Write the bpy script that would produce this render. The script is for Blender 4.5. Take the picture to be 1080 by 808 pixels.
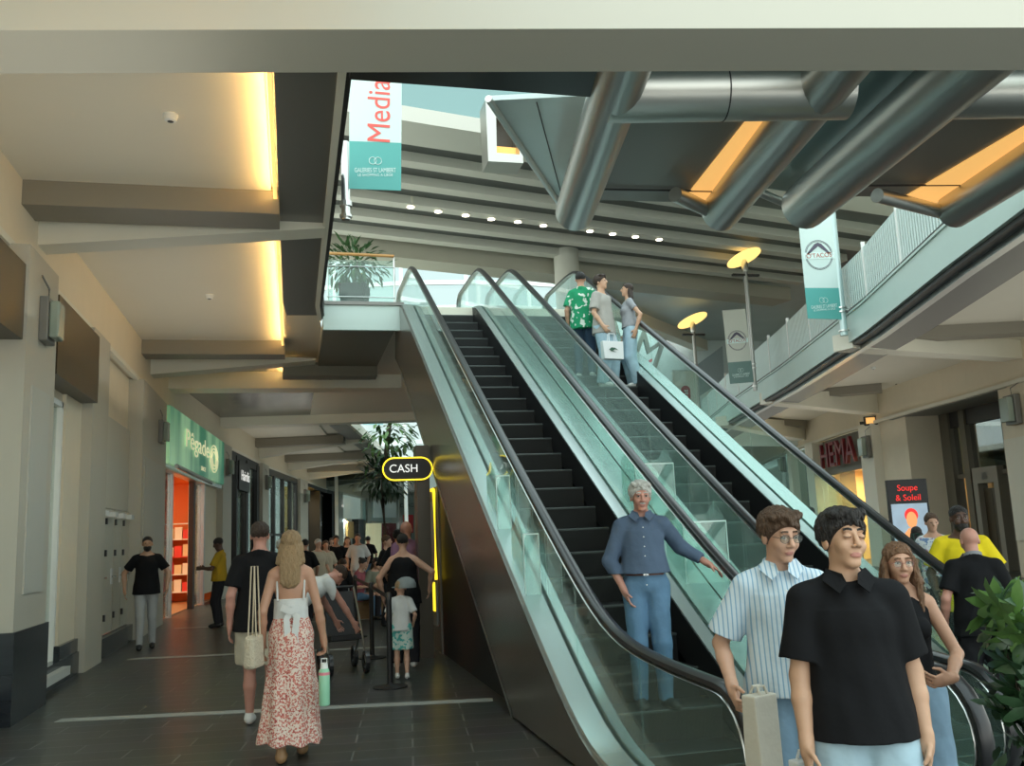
import bpy, math, random
import numpy as np
from mathutils import Vector, Matrix, Euler
random.seed(7); rng = np.random.RandomState(3)
for o in list(bpy.data.objects): bpy.data.objects.remove(o, do_unlink=True)
SC = bpy.context.scene
COL = SC.collection
R = math.radians
# ------------------------------------------------------------------ camera
W_, H_, F_ = 1080, 808, 968.46
pitch, roll, yaw = R(9.271), R(-2.4056), R(13.650)
f0 = np.array([math.sin(yaw)*math.cos(pitch), math.cos(yaw)*math.cos(pitch), math.sin(pitch)])
r0 = np.array([math.cos(yaw), -math.sin(yaw), 0.0]); u0 = np.cross(r0, f0)
rr = math.cos(roll)*r0+math.sin(roll)*u0; uu = -math.sin(roll)*r0+math.cos(roll)*u0
CAM = np.array([0, 0, 1.6])
cd = bpy.data.cameras.new('camera'); cam = bpy.data.objects.new('camera', cd); COL.objects.link(cam)
cd.sensor_fit = 'HORIZONTAL'; cd.sensor_width = 36; cd.lens = 36*F_/W_; cd.clip_end = 500; cd.clip_start = .05
cam.matrix_world = Matrix(((rr[0], uu[0], -f0[0], 0), (rr[1], uu[1], -f0[1], 0), (rr[2], uu[2], -f0[2], 1.6), (0, 0, 0, 1)))
SC.camera = cam
SC.view_settings.view_transform = 'Standard'; SC.view_settings.look = 'None'
SC.view_settings.gamma = 1; SC.view_settings.use_curve_mapping = False
SC.view_settings.exposure = 0.35
# ------------------------------------------------------------------ sky
wd = bpy.data.worlds.new('sky'); SC.world = wd; wd.use_nodes = True
nt = wd.node_tree; bg = nt.nodes['Background']
geo = nt.nodes.new('ShaderNodeTexCoord'); sep = nt.nodes.new('ShaderNodeSeparateXYZ'); rmp = nt.nodes.new('ShaderNodeValToRGB')
nt.links.new(geo.outputs['Generated'], sep.inputs[0]); nt.links.new(sep.outputs['Z'], rmp.inputs[0]); nt.links.new(rmp.outputs[0], bg.inputs[0])
rmp.color_ramp.elements[0].position = 0.0; rmp.color_ramp.elements[0].color = (.88, .90, .83, 1)
rmp.color_ramp.elements[1].position = .6; rmp.color_ramp.elements[1].color = (.70, .86, .87, 1)
bg.inputs[1].default_value = 2.05
def area(name, loc, rot, sx, sy, power, color, spread=None):
    l = bpy.data.lights.new(name, 'AREA'); l.shape = 'RECTANGLE'; l.size = sx; l.size_y = sy; l.energy = power; l.color = color
    if spread: l.spread = spread
    o = bpy.data.objects.new(name, l); COL.objects.link(o); o.location = loc; o.rotation_euler = rot; return o
# ------------------------------------------------------------------ rays (pixel of the 1080x808 frame -> world point)
def ray(x, y): return f0+rr*(x-W_/2)/F_-uu*(y-H_/2)/F_
def onz(x, y, z): d = ray(x, y); return CAM+d*(z-1.6)/d[2]
def ony(x, y, Y): d = ray(x, y); return CAM+d*Y/d[1]
def onx(x, y, X): d = ray(x, y); return CAM+d*X/d[0]
def hit(x, y, Wc):
    d = ray(x, y)
    for a, b in zip(Wc[:-1], Wc[1:]):
        a = np.array(a, float); b = np.array(b, float)
        A = np.array([[d[0], -(b-a)[0]], [d[1], -(b-a)[1]]])
        try: s, t = np.linalg.solve(A, a)
        except Exception: continue
        if -1e-6 <= t <= 1 and s > 0: return np.array([d[0]*s, d[1]*s, 1.6+d[2]*s])
    return None
# ------------------------------------------------------------------ materials
MATS = {}
def mat(name, col, rough=.6, metal=0.0, bump=0.0, bscale=60.0, var=0.0, vscale=3.0, spec=None, aniso=None, emit=None, estr=0, stretch=None):
    if name in MATS: return MATS[name]
    m = bpy.data.materials.new(name); m.use_nodes = True; n = m.node_tree.nodes; L = m.node_tree.links; b = n['Principled BSDF']
    b.inputs['Base Color'].default_value = (*col, 1); b.inputs['Roughness'].default_value = rough; b.inputs['Metallic'].default_value = metal
    if spec is not None: b.inputs['Specular IOR Level'].default_value = spec
    if emit: b.inputs['Emission Color'].default_value = (*emit, 1); b.inputs['Emission Strength'].default_value = estr
    if var or bump:
        tc = n.new('ShaderNodeTexCoord'); src = tc.outputs['Object']
        if stretch:
            mp = n.new('ShaderNodeMapping'); mp.inputs['Scale'].default_value = stretch; L.new(src, mp.inputs[0]); src = mp.outputs[0]
    if var:
        nz = n.new('ShaderNodeTexNoise'); nz.inputs['Scale'].default_value = vscale; nz.inputs['Detail'].default_value = 4; L.new(src, nz.inputs['Vector'])
        mx = n.new('ShaderNodeMix'); mx.data_type = 'RGBA'; mx.inputs[6].default_value = (*[c*(1-var) for c in col], 1); mx.inputs[7].default_value = (*[min(1, c*(1+var)) for c in col], 1)
        L.new(nz.outputs[0], mx.inputs[0]); L.new(mx.outputs[2], b.inputs['Base Color'])
    if bump:
        nb = n.new('ShaderNodeTexNoise'); nb.inputs['Scale'].default_value = bscale; nb.inputs['Detail'].default_value = 3; L.new(src, nb.inputs['Vector'])
        bp = n.new('ShaderNodeBump'); bp.inputs['Strength'].default_value = bump; bp.inputs['Distance'].default_value = .02; L.new(nb.outputs[0], bp.inputs['Height']); L.new(bp.outputs[0], b.inputs['Normal'])
    MATS[name] = m; return m
def nodes(m): return m.node_tree.nodes, m.node_tree.links, m.node_tree.nodes['Principled BSDF']
def glassmat(name, tint, refl=.9, fr=1.45, opac=0.0):
    if name in MATS: return MATS[name]
    m = bpy.data.materials.new(name); m.use_nodes = True; n = m.node_tree.nodes; L = m.node_tree.links; n.clear()
    out = n.new('ShaderNodeOutputMaterial'); tr = n.new('ShaderNodeBsdfTransparent'); tr.inputs[0].default_value = (*tint, 1)
    gl = n.new('ShaderNodeBsdfGlossy'); gl.inputs['Color'].default_value = (refl, refl, refl, 1); gl.inputs['Roughness'].default_value = .03
    lw = n.new('ShaderNodeLayerWeight'); lw.inputs[0].default_value = .5; pw = n.new('ShaderNodeMath'); pw.operation = 'POWER'; pw.inputs[1].default_value = 4.5; ma = n.new('ShaderNodeMath'); ma.operation = 'MULTIPLY_ADD'; ma.inputs[1].default_value = .7; ma.inputs[2].default_value = ((fr-1)/(fr+1))**2
    L.new(lw.outputs['Facing'], pw.inputs[0]); L.new(pw.outputs[0], ma.inputs[0]); mx = n.new('ShaderNodeMixShader')
    L.new(ma.outputs[0], mx.inputs[0]); L.new(tr.outputs[0], mx.inputs[1]); L.new(gl.outputs[0], mx.inputs[2]); last = mx
    if opac:
        df = n.new('ShaderNodeBsdfDiffuse'); df.inputs[0].default_value = (.75, .9, .85, 1); m2 = n.new('ShaderNodeMixShader'); m2.inputs[0].default_value = opac
        L.new(mx.outputs[0], m2.inputs[1]); L.new(df.outputs[0], m2.inputs[2]); last = m2
    L.new(last.outputs[0], out.inputs[0]); MATS[name] = m; return m
M = dict(
 cream=mat('cream_paint', (.74, .67, .52), .6, bump=.05, bscale=40, var=.05),
 cream2=mat('light_cream_paint', (.74, .72, .61), .55, var=.04, vscale=1.2),
 soffit=mat('soffit_board', (.76, .73, .62), .7, var=.04, vscale=.8),
 beam=mat('painted_beam', (.76, .74, .63), .5, var=.04, vscale=1.5),
 greypanel=mat('grey_soffit_metal', (.20, .20, .185), .35, .3),
 boxgrey=mat('taupe_box', (.25, .23, .185), .5),
 brown=mat('brown_panel', (.055, .042, .022), .35),
 dark=mat('dark_metal', (.025, .025, .025), .4),
 black=mat('black_matt', (.008, .008, .009), .5),
 polegrey=mat('pole_grey', (.36, .37, .35), .35, .5),
 steel=mat('brushed_steel', (.62, .64, .62), .28, 1.0, bump=.08, bscale=14, stretch=(1, 1, 12)),
 duct=mat('satin_duct_steel', (.62, .62, .58), .38, 1.0, bump=.04, bscale=5, var=.06, vscale=2),
 duct2=mat('dark_satin_steel', (.50, .50, .47), .38, 1.0, bump=.03, bscale=4),
 chrome=mat('polished_steel', (.75, .77, .76), .12, 1.0),
 deck=mat('deck_steel', (.56, .63, .62), .26, .7, bump=.03, bscale=8, stretch=(8, 1, 1)),
 clad=mat('cladding_steel', (.26, .245, .225), .26, .75, bump=.05, bscale=1.6, var=.08, vscale=1.4),
 rubber=mat('handrail_rubber', (.018, .018, .02), .28),
 teal=mat('teal_panel', (.17, .27, .27), .3, .3),
 amber=mat('amber_light', (.9, .45, .1), .5, emit=(1.0, .55, .17), estr=.62),
 amberc=mat('amber_cove', (.9, .6, .2), .5, emit=(1.0, .60, .18), estr=1.0),
 white=mat('white_paint', (.80, .82, .79), .45),
 palecyan=mat('pale_fascia', (.50, .62, .58), .4, .1, var=.06, vscale=1.2),
 ribs=mat('white_rib', (.80, .86, .84), .4),
 granite=mat('dark_granite', (.011, .015, .020), .18, var=.4, vscale=3, stretch=(1, 1, 8)),
 wood=mat('oak_handrail', (.42, .22, .07), .4, var=.2, vscale=8),
 glass=glassmat('pane_glass', (.80, .93, .89)), bglass=glassmat('balustrade_glass', (.84, .94, .91), fr=1.38, opac=.05),
 acryl=glassmat('clear_acrylic', (.88, .96, .94), fr=1.6, opac=.06), winglass=glassmat('shop_glass', (.62, .68, .66), fr=1.7),
 frost=mat('frosted_edge', (.75, .92, .88), .3),
)
def cz(o, label=None, cat=None, group=None, kind=None):
    if label: o['label'] = label
    if cat: o['category'] = cat
    if group: o['group'] = group
    if kind: o['kind'] = kind
    return o
# ------------------------------------------------------------------ mesh builder
class MB:
    def __init__(s): s.v = []; s.f = []; s.mi = []; s.cur = 0
    def add(s, vs, fs):
        b = len(s.v); s.v += [tuple(map(float, p)) for p in vs]; s.f += [tuple(i+b for i in f) for f in fs]; s.mi += [s.cur]*len(fs); return s
    def box(s, x0, x1, y0, y1, z0, z1):
        return s.add([(x, y, z) for x in (x0, x1) for y in (y0, y1) for z in (z0, z1)], [(0, 1, 3, 2), (4, 6, 7, 5), (0, 4, 5, 1), (2, 3, 7, 6), (0, 2, 6, 4), (1, 5, 7, 3)])
    def hexa(s, lo, hi):   # lo, hi: 4 points each (same order)
        return s.add(list(lo)+list(hi), [(3, 2, 1, 0), (4, 5, 6, 7), (0, 1, 5, 4), (1, 2, 6, 5), (2, 3, 7, 6), (3, 0, 4, 7)])
    def prism(s, poly, vec):
        n = len(poly); v = Vector(vec); lo = [Vector(p) for p in poly]; hi = [p+v for p in lo]
        return s.add(lo+hi, [tuple(range(n))[::-1], tuple(range(n, 2*n))]+[(i, (i+1) % n, n+(i+1) % n, n+i) for i in range(n)])
    def bar(s, a, b, w, h, up=(0, 0, 1)):
        a = Vector(a); b = Vector(b); d = (b-a).normalized(); sd = d.cross(Vector(up))
        if sd.length < 1e-4: sd = d.cross(Vector((1, 0, 0)))
        sd.normalize(); u = sd.cross(d).normalized()
        c = [(-w/2, -h/2), (w/2, -h/2), (w/2, h/2), (-w/2, h/2)]
        return s.hexa([a+sd*x+u*y for x, y in c], [b+sd*x+u*y for x, y in c])
    def sweep(s, path, prof, up=(0, 0, 1), closed=False, side=None, cap=True):
        P = [Vector(p) for p in path]; n = len(P); k = len(prof); b = len(s.v)
        for i, p in enumerate(P):
            if closed: t = (P[(i+1) % n]-P[i-1])
            else: t = P[min(i+1, n-1)]-P[max(i-1, 0)]
            t.normalize()
            if side is not None: sd = Vector(side)
            else:
                sd = t.cross(Vector(up))
                if sd.length < 1e-4: sd = Vector((1, 0, 0))
            sd = sd.normalized(); u = sd.cross(t).normalized()
            for (x, y) in prof: s.v.append(tuple(p+sd*x+u*y))
        nf = 0
        for i in range(n if closed else n-1):
            j = (i+1) % n
            for q in range(k):
                r2 = (q+1) % k; s.f.append((b+i*k+q, b+i*k+r2, b+j*k+r2, b+j*k+q)); nf += 1
        if cap and not closed: s.f.append(tuple(b+q for q in range(k))[::-1]); s.f.append(tuple(b+(n-1)*k+q for q in range(k))); nf += 2
        s.mi += [s.cur]*nf; return s
    def tube(s, path, r, n=10, **kw):
        return s.sweep(path, [(r*math.cos(2*math.pi*i/n), r*math.sin(2*math.pi*i/n)) for i in range(n)], **kw)
    def lathe(s, prof, c=(0, 0, 0), n=20):
        b = len(s.v); k = len(prof)
        for i in range(n):
            a = 2*math.pi*i/n
            for r, z in prof: s.v.append((c[0]+r*math.cos(a), c[1]+r*math.sin(a), c[2]+z))
        nf = 0
        for i in range(n):
            j = (i+1) % n
            for q in range(k-1): s.f.append((b+i*k+q, b+j*k+q, b+j*k+q+1, b+i*k+q+1)); nf += 1
        s.f.append(tuple(b+i*k for i in range(n))[::-1]); s.f.append(tuple(b+i*k+k-1 for i in range(n))); nf += 2
        s.mi += [s.cur]*nf; return s
    def ball(s, c, r, n=12, m=8, sc=(1, 1, 1)):
        prof = [(r*math.sin(math.pi*i/m), -r*math.cos(math.pi*i/m)) for i in range(m+1)]
        prof[0] = (r*.02, -r); prof[-1] = (r*.02, r); b = len(s.v); s.lathe(prof, (0, 0, 0), n)
        for i in range(b, len(s.v)):
            v = s.v[i]; s.v[i] = (c[0]+v[0]*sc[0], c[1]+v[1]*sc[1], c[2]+v[2]*sc[2])
        return s
    def xf(s, m):
        s.v = [tuple(m @ Vector(p)) for p in s.v]; return s
    def build(s, name, m, parent=None, smooth=False, bevel=0, kind=None, loc=None):
        me = bpy.data.meshes.new(name); vs = s.v
        if loc is not None: vs = [(p[0]-loc[0], p[1]-loc[1], p[2]-loc[2]) for p in vs]
        me.from_pydata(vs, [], s.f); me.validate(); me.update()
        ms = m if isinstance(m, (list, tuple)) else [m]
        for q in ms: me.materials.append(q)
        if len(ms) > 1 and len(me.polygons) == len(s.mi): me.polygons.foreach_set('material_index', s.mi)
        if smooth:
            me.polygons.foreach_set('use_smooth', [True]*len(me.polygons)); me.set_sharp_from_angle(angle=R(40))
        o = bpy.data.objects.new(name, me); COL.objects.link(o)
        if loc is not None: o.location = loc
        if parent is not None: o.parent = parent
        if bevel:
            md = o.modifiers.new('bevel', 'BEVEL'); md.width = bevel; md.segments = 2; md.limit_method = 'ANGLE'
        if kind: o['kind'] = kind
        return o
def empty(name, loc=(0, 0, 0), rz=0, label=None, cat=None, group=None):
    o = bpy.data.objects.new(name, None); COL.objects.link(o); o.location = loc; o.rotation_euler = (0, 0, rz); o.empty_display_size = .1
    cz(o, label, cat, group); return o
def kids(o): return [c for c in COL.objects if c.parent == o]
def copy_tree(o, parent=None):
    c = o.copy(); COL.objects.link(c)
    if parent is not None: c.parent = parent
    for ch in kids(o): copy_tree(ch, c)
    return c
def text(name, body, size, m, mw, parent=None, extr=.004, align='CENTER', sx=1.0):
    cu = bpy.data.curves.new(name, 'FONT'); cu.body = body; cu.size = size; cu.extrude = extr; cu.align_x = align; cu.align_y = 'CENTER'
    t = bpy.data.objects.new(name+'_tmp', cu); COL.objects.link(t); dg = bpy.context.evaluated_depsgraph_get(); dg.update()
    me = bpy.data.meshes.new_from_object(t.evaluated_get(dg)); bpy.data.objects.remove(t, do_unlink=True)
    me.name = name; me.transform(Matrix.Diagonal((sx, 1, 1, 1))); me.materials.clear(); me.materials.append(m)
    o = bpy.data.objects.new(name, me); COL.objects.link(o)
    if parent is not None: o.parent = parent; bpy.context.view_layer.update()
    o.matrix_world = mw; return o
def facing(loc, xdir, up=(0, 0, 1)):   # matrix whose local x runs along xdir, local y up, local z towards viewer
    x = Vector(xdir).normalized(); y = Vector(up).normalized(); z = x.cross(y).normalized(); y = z.cross(x)
    return Matrix(((x[0], y[0], z[0], loc[0]), (x[1], y[1], z[1], loc[1]), (x[2], y[2], z[2], loc[2]), (0, 0, 0, 1)))
# ------------------------------------------------------------------ plan curves
WL = [(-2.85, -6), (-2.85, 21), (-2.6, 25.5), (-2.2, 30), (-1.05, 39.5), (1.8, 57), (6.1, 75), (9, 86)]
GL = [(.50, -6), (.50, 15.2), (.58, 16.4), (1.05, 23), (1.92, 31), (3.7, 40.3), (6.7, 57), (11, 75), (13.5, 86)]
RW = [(15.0, 2), (15.8, 8), (16.6, 14), (17.19, 18.41), (17.83, 21.14), (18.18, 23.36), (18.78, 26.27), (19.97, 30.89), (22.56, 39.77), (28, 55), (36, 78)]
GR = [(6.6, 2.0), (8.67, 8.96), (9.45, 11.29), (11.0, 15.56), (13.05, 22.21), (15.1, 29.7), (19.5, 44), (25, 60)]
def cpos(C, y, off=0.0):   # point on a plan curve at world y, shifted to the right by off
    for a, b in zip(C[:-1], C[1:]):
        if a[1] <= y <= b[1] or (b is C[-1]):
            t = (y-a[1])/(b[1]-a[1]); x = a[0]+t*(b[0]-a[0]); d = Vector((b[0]-a[0], b[1]-a[1])).normalized()
            return Vector((x+d.y*off, y-d.x*off, 0))
def ys(C, y0, y1):
    return [y0]+[p[1] for p in C if y0 < p[1] < y1]+[y1]
def strip(m, C, y0, y1, o0, o1, z0, z1, step=3.0):
    Y = []
    for a, b in zip(ys(C, y0, y1)[:-1], ys(C, y0, y1)[1:]):
        n = max(1, int((b-a)/step)); Y += [a+(b-a)*i/n for i in range(n)]
    Y.append(y1)
    lo = [cpos(C, y, o0) for y in Y]; hi = [cpos(C, y, o1) for y in Y]
    b = len(m.v)
    for p, q in zip(lo, hi):
        m.v += [(p.x, p.y, z0), (q.x, q.y, z0), (q.x, q.y, z1), (p.x, p.y, z1)]
    n = len(Y); nf = 0
    for i in range(n-1):
        for k in range(4):
            k2 = (k+1) % 4; m.f.append((b+4*i+k, b+4*i+k2, b+4*i+4+k2, b+4*i+4+k)); nf += 1
    m.f.append((b+3, b+2, b+1, b)); e = b+4*(n-1); m.f.append((e, e+1, e+2, e+3)); m.mi += [m.cur]*(nf+2)
    return m
def S(name, m, material, **kw): return m.build(name, material, kind='structure', **kw)
# ================================================================== SETTING
def floor_mat():
    m = mat('floor_tiles', (.06, .062, .06), .33); n, L, b = nodes(m)
    tc = n.new('ShaderNodeTexCoord'); mp = n.new('ShaderNodeMapping'); mp.inputs['Rotation'].default_value = (0, 0, .12)
    br = n.new('ShaderNodeTexBrick'); br.inputs['Scale'].default_value = 1; br.inputs['Brick Width'].default_value = .9; br.inputs['Row Height'].default_value = .3
    br.inputs['Mortar Size'].default_value = .008; br.inputs['Color1'].default_value = (.030, .034, .033, 1); br.inputs['Color2'].default_value = (.046, .050, .048, 1); br.inputs['Mortar'].default_value = (.13, .135, .125, 1)
    nz = n.new('ShaderNodeTexNoise'); nz.inputs['Scale'].default_value = 1.5; nz.inputs['Detail'].default_value = 5
    L.new(tc.outputs['Object'], mp.inputs[0]); L.new(mp.outputs[0], br.inputs['Vector']); L.new(tc.outputs['Object'], nz.inputs['Vector'])
    mx = n.new('ShaderNodeMix'); mx.data_type = 'RGBA'; mx.blend_type = 'OVERLAY'; mx.inputs[0].default_value = .35
    L.new(br.outputs['Color'], mx.inputs[6]); L.new(nz.outputs['Color'], mx.inputs[7]); L.new(mx.outputs[2], b.inputs['Base Color'])
    bp = n.new('ShaderNodeBump'); bp.inputs['Strength'].default_value = .3; bp.inputs['Distance'].default_value = .004; bp.invert = True
    L.new(br.outputs['Fac'], bp.inputs['Height']); L.new(bp.outputs[0], b.inputs['Normal']); return m
S('floor', MB().box(-9, 100, -3, 150, -.2, 0), floor_mat())
lt = mat('light_stone_strip', (.34, .36, .34), .4, var=.12, vscale=6)
m = MB()
for (xa, ya, xb, yb) in [(-2.2, 10.02, 1.9, 9.17), (-2.35, 14.95, 1.95, 14.1), (-2.3, 19.9, 6, 18.6), (-1.6, 24.6, 8, 22.8), (-1.3, 29.5, 12, 26.5), (-.7, 34.5, 14, 31),
                         (5.45, 10.3, 11.0, 12.6), (5.45, 13.4, 12.6, 15.8), (5.45, 7.9, 8.6, 9.1), (6, 17.2, 14.5, 19.9)]:
    m.bar((xa, ya, 0), (xb, yb, 0), .16, .008)
S('trim_1', m, lt)
UF, SOF, PAN = 5.7, 5.62, 5.5
# left wall above the shops, cornice, gallery
S('wall_left', strip(MB(), WL, -3, 86, -.45, 0, 4.75, 5.75), M['cream'])
S('trim_2', strip(MB(), WL, -3, 86, -.02, .07, 4.70, 4.78), M['cream2'])
m = MB(); strip(m, WL, -3, 22.5, -.1, 2.62, SOF, SOF+.05); strip(m, WL, 30.2, 86, -.1, 2.75, SOF, SOF+.05)
S('ceiling', m, M['soffit'])
m = MB(); strip(m, GL, -3, 16, -.64, -.12, PAN, PAN+.10); strip(m, GL, 30.5, 86, -.85, -.12, PAN, PAN+.10)
S('trim_3', m, M['greypanel'])
m = MB(); strip(m, GL, -3, 16.2, -.12, -.05, PAN-.05, UF); strip(m, GL, 30.5, 86, -.12, 0.0, PAN-.10, UF+.02); S('trim_4', m, M['cream2'])
m = MB(); strip(m, GL, -3, 16.2, -.05, 0.0, PAN-.02, UF+.1); S('trim_5', m, M['dark'])
m = MB()
for y in (2.6, 11.15): m.hexa([(-2.9, y, 5.10), (.40, y, 5.43), (.40, y+.38, 5.43), (-2.9, y+.38, 5.10)], [(-2.9, y, SOF), (.40, y, 5.5), (.40, y+.38, 5.5), (-2.9, y+.38, SOF)])
m.hexa([(-2.9, 19.9, 5.14), (.5, 19.9, 5.45), (.5, 20.4, 5.45), (-2.9, 20.4, 5.14)], [(-2.9, 19.9, SOF), (.5, 19.9, 5.5), (.5, 20.4, 5.5), (-2.9, 20.4, SOF)])
for y in (37.6, 44.8, 51.6, 59, 67):
    a = cpos(WL, y, -.1); b = cpos(GL, y-1.2, -.15); d = (b-a).normalized(); q = Vector((-d.y, d.x, 0))*.5
    m.hexa([(a.x, a.y, 4.95), (b.x, b.y, 5.42), (b.x+q.x, b.y+q.y, 5.42), (a.x+q.x, a.y+q.y, 4.95)], [(a.x, a.y, SOF), (b.x, b.y, 5.5), (b.x+q.x, b.y+q.y, 5.5), (a.x+q.x, a.y+q.y, SOF)])
S('trim_6', m, M['beam'])
m = MB()
for y, x1 in ((10.45, -.14), (18.7, -.14)): m.box(-2.86, x1, y, y+.55, 5.34, 5.62)
for y in (36.9, 44.1, 50.9, 58.3):
    a = cpos(WL, y, -.1); b = cpos(GL, y-1.0, -.9); m.bar((a.x, a.y, 5.45), (b.x, b.y, 5.45), .5, .32)
S('trim_7', m, M['boxgrey'])
# big beams under the upper landing + metal ceiling between them
m = MB(); m.box(-2.9, 2.6, 22.2, 22.9, 5.22, SOF); m.hexa([(-2.35, 30.0, 5.28), (4.5, 28.9, 5.28), (4.5, 29.5, 5.28), (-2.3, 30.6, 5.28)], [(-2.35, 30.0, UF), (4.5, 28.9, UF), (4.5, 29.5, UF), (-2.3, 30.6, UF)])
S('trim_8', m, M['beam'])
mc = mat('polished_ceiling_sheet', (.16, .155, .14), .22, .9, bump=.5, bscale=.9)
S('ceiling_metal', MB().box(-2.9, 2.6, 22.9, 30.2, 5.56, 5.6), mc)
m = MB(); m.box(.56, 1.86, 16.05, 22.3, 5.42, 5.50); m.box(-.2, 1.86, 20.4, 20.9, 5.2, 5.5); S('ceiling_landing', m, mat('shaded_soffit', (.22, .21, .16), .5))  # cream landing underside, its shadow put into the darker colour
S('floor_landing', MB().box(.56, 5.42, 16.06, 31.0, 5.55, UF), M['soffit'])
m = MB(); m.box(.53, 1.95, 15.98, 16.06, 5.24, UF); S('trim_9', m, M['palecyan'])
S('trim_10', MB().box(.50, 1.95, 15.94, 16.0, UF-.01, UF+.05), M['greypanel'])
m = MB(); strip(m, GL, -3, 86, -3.3, -.12, SOF+.06, UF-.01); S('floor_upper', m, M['soffit'])
# cove lamps: real strips on top of the grey panel, washing the soffit
for i, (y0, y1) in enumerate([(3.1, 10.4), (11.6, 18.6), (20.5, 22.1)]):
    S('trim_%d' % (11+i), MB().box(-.20, -.16, y0, y1, 5.50, 5.52), M['amberc'])
    area('cove_light', (-.19, (y0+y1)/2, 5.505), (R(180), R(-28), 0), .06, y1-y0, 12*(y1-y0), (1, .60, .20))
for i, (y0, y1) in enumerate([(4, 10.2), (11.7, 18.4), (24, 29.5), (31, 37), (38.5, 44.5), (46, 52)]):  # added fill light lifting the left soffits, no lamp fittings here
    pa = cpos(WL, (y0+y1)/2, .02); pb = cpos(WL, (y0+y1)/2+.1, .02); area('soffit_fill', (pa.x+1.3, pa.y, 4.0), (R(180), 0, math.atan2(-(pb.x-pa.x), pb.y-pa.y)), 2.2, y1-y0, 2.3*(y1-y0), (1, .95, .84))
area('soffit_fill', (13.6, 15, 4.0), (R(180), 0, R(-15)), 4, 9, 30, (1, .95, .84)); area('soffit_fill', (15.8, 24.5, 4.0), (R(180), 0, R(-15)), 4, 9, 30, (1, .95, .84)); area('soffit_fill', (18.2, 33.5, 4.0), (R(180), 0, R(-20)), 3, 8, 26, (1, .95, .84))  # same added fill under the right gallery, not real lamps
# near beam and bridge underside
m = MB(); a = onz(0, 32, 4.5); b = onz(1080, 29, 4.5); c = onz(1080, 74, 4.5); d = onz(0, 77.5, 4.5)
def ext(p, q, s): return p+(q-p)*s
lo = [ext(b, a, 1.6), ext(a, b, 1.6), ext(d, c, 1.6), ext(c, d, 1.6)]
m.hexa([tuple(p) for p in lo], [(p[0], p[1], 5.05) for p in lo]); S('ceiling_beam', m, mat('near_beam_paint', (.52, .51, .44), .6, var=.03, vscale=1))
m = MB(); m.box(.45, 2.62, 5.6, 6.88, 5.2, 5.5); m.hexa([(-.15, 6.0, 5.45), (.45, 6.0, 5.35), (.45, 6.9, 5.35), (-.15, 6.9, 5.45)], [(-.15, 6.0, 5.6), (.45, 6.0, 5.6), (.45, 6.9, 5.6), (-.15, 6.9, 5.6)]); S('ceiling_bridge', m, M['dark'])
S('trim_15', MB().hexa([(-1.1, 6.1, 5.42), (-.1, 6.1, 5.42), (-.1, 7.0, 5.42), (-1.1, 6.2, 5.42)], [(-1.1, 6.1, 5.6), (-.1, 6.1, 5.6), (-.1, 7.0, 5.6), (-1.1, 6.2, 5.6)]), M['greypanel'])
# ------------------------------------------------------------------ bridge pods (steel coffers under the footbridge)
def pt(x, y, z): return Vector(onz(x, y, z))
def rim(path, r, m, par, name='rim_tube'):
    mb = MB().tube(path, r, 20); return mb.build(name, m, par, smooth=True)
def slab(pix, z, th, m, par, name, zs=None):
    P = [pt(x, y, (zs[i] if zs else z)) for i, (x, y) in enumerate(pix)]
    return MB().prism(P, (0, 0, th)).build(name, m, par)
pm = mat('perforated_panel', (.27, .26, .23), .4, .35, bump=.05, bscale=200)
def pod(lab, near, tips, panel, amber, seam):
    root = empty('ceiling_pod', pt(*panel[0], 5.3), 0, lab, 'ceiling panel', 'steel coffers under the footbridge'); bpy.context.view_layer.update()
    inv = root.matrix_world.inverted()
    def fix(o): o.matrix_parent_inverse = inv; return o
    if near:
        a, b = pt(near[0][0], near[0][1], 5.25), pt(near[1][0], near[1][1], 5.25); d = (b-a)
        mb = MB().tube([a, b], .235, 28); fix(mb.build('front_tube', M['duct'], root, smooth=True))
        for s in seam: c = a+d*s; mm = MB().tube([c-d.normalized()*.006, c+d.normalized()*.006], .238, 28); fix(mm.build('seam', M['dark'], root))
    for (x0, y0, x1, y1, r, mt) in tips: fix(rim([pt(x0, y0, 5.25), pt(x1, y1, 5.25)], r, M[mt], root))
    fix(slab(panel, 5.42, .04, pm, root, 'panel'))
    for t in (.86,):
        a = pt(*panel[0], 5.40).lerp(pt(*panel[3], 5.40), t); b = pt(*panel[1], 5.40).lerp(pt(*panel[2], 5.40), t); fix(MB().bar(a, b, .015, .02).build('panel_seam', M['dark'], root))
    if amber:
        for am in amber: fix(slab(am, 5.40, .02, M['amber'], root, 'light_strip'))
    return root
pod('steel edged dark ceiling pod with amber strip above the escalator people', ((640, 100), (893, 97)),
    [(671, 30, 606, 224, .225, 'duct2'), (930, 12, 760, 224, .23, 'duct2'), (757, 226, 712, 205, .085, 'duct')],
    [(640, 110), (842, 104), (752, 214), (628, 211)], [[(800, 112), (842, 112), (757, 228), (722, 210)]], [.48])
pod('dark ceiling pod with amber strip at the right edge of the photo', ((988, 97), (1200, 94)),
    [(1003, 72), (1160, 90)] and [(1087, 12, 848, 218, .275, 'duct2'), (1200, 98, 1006, 222, .22, 'duct2'), (1003, 226, 925, 206, .085, 'duct')],
    [(985, 110), (1200, 90), (1010, 208), (868, 207)], [[(1200, 64), (1230, 74), (996, 224), (955, 208)]], [])
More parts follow.
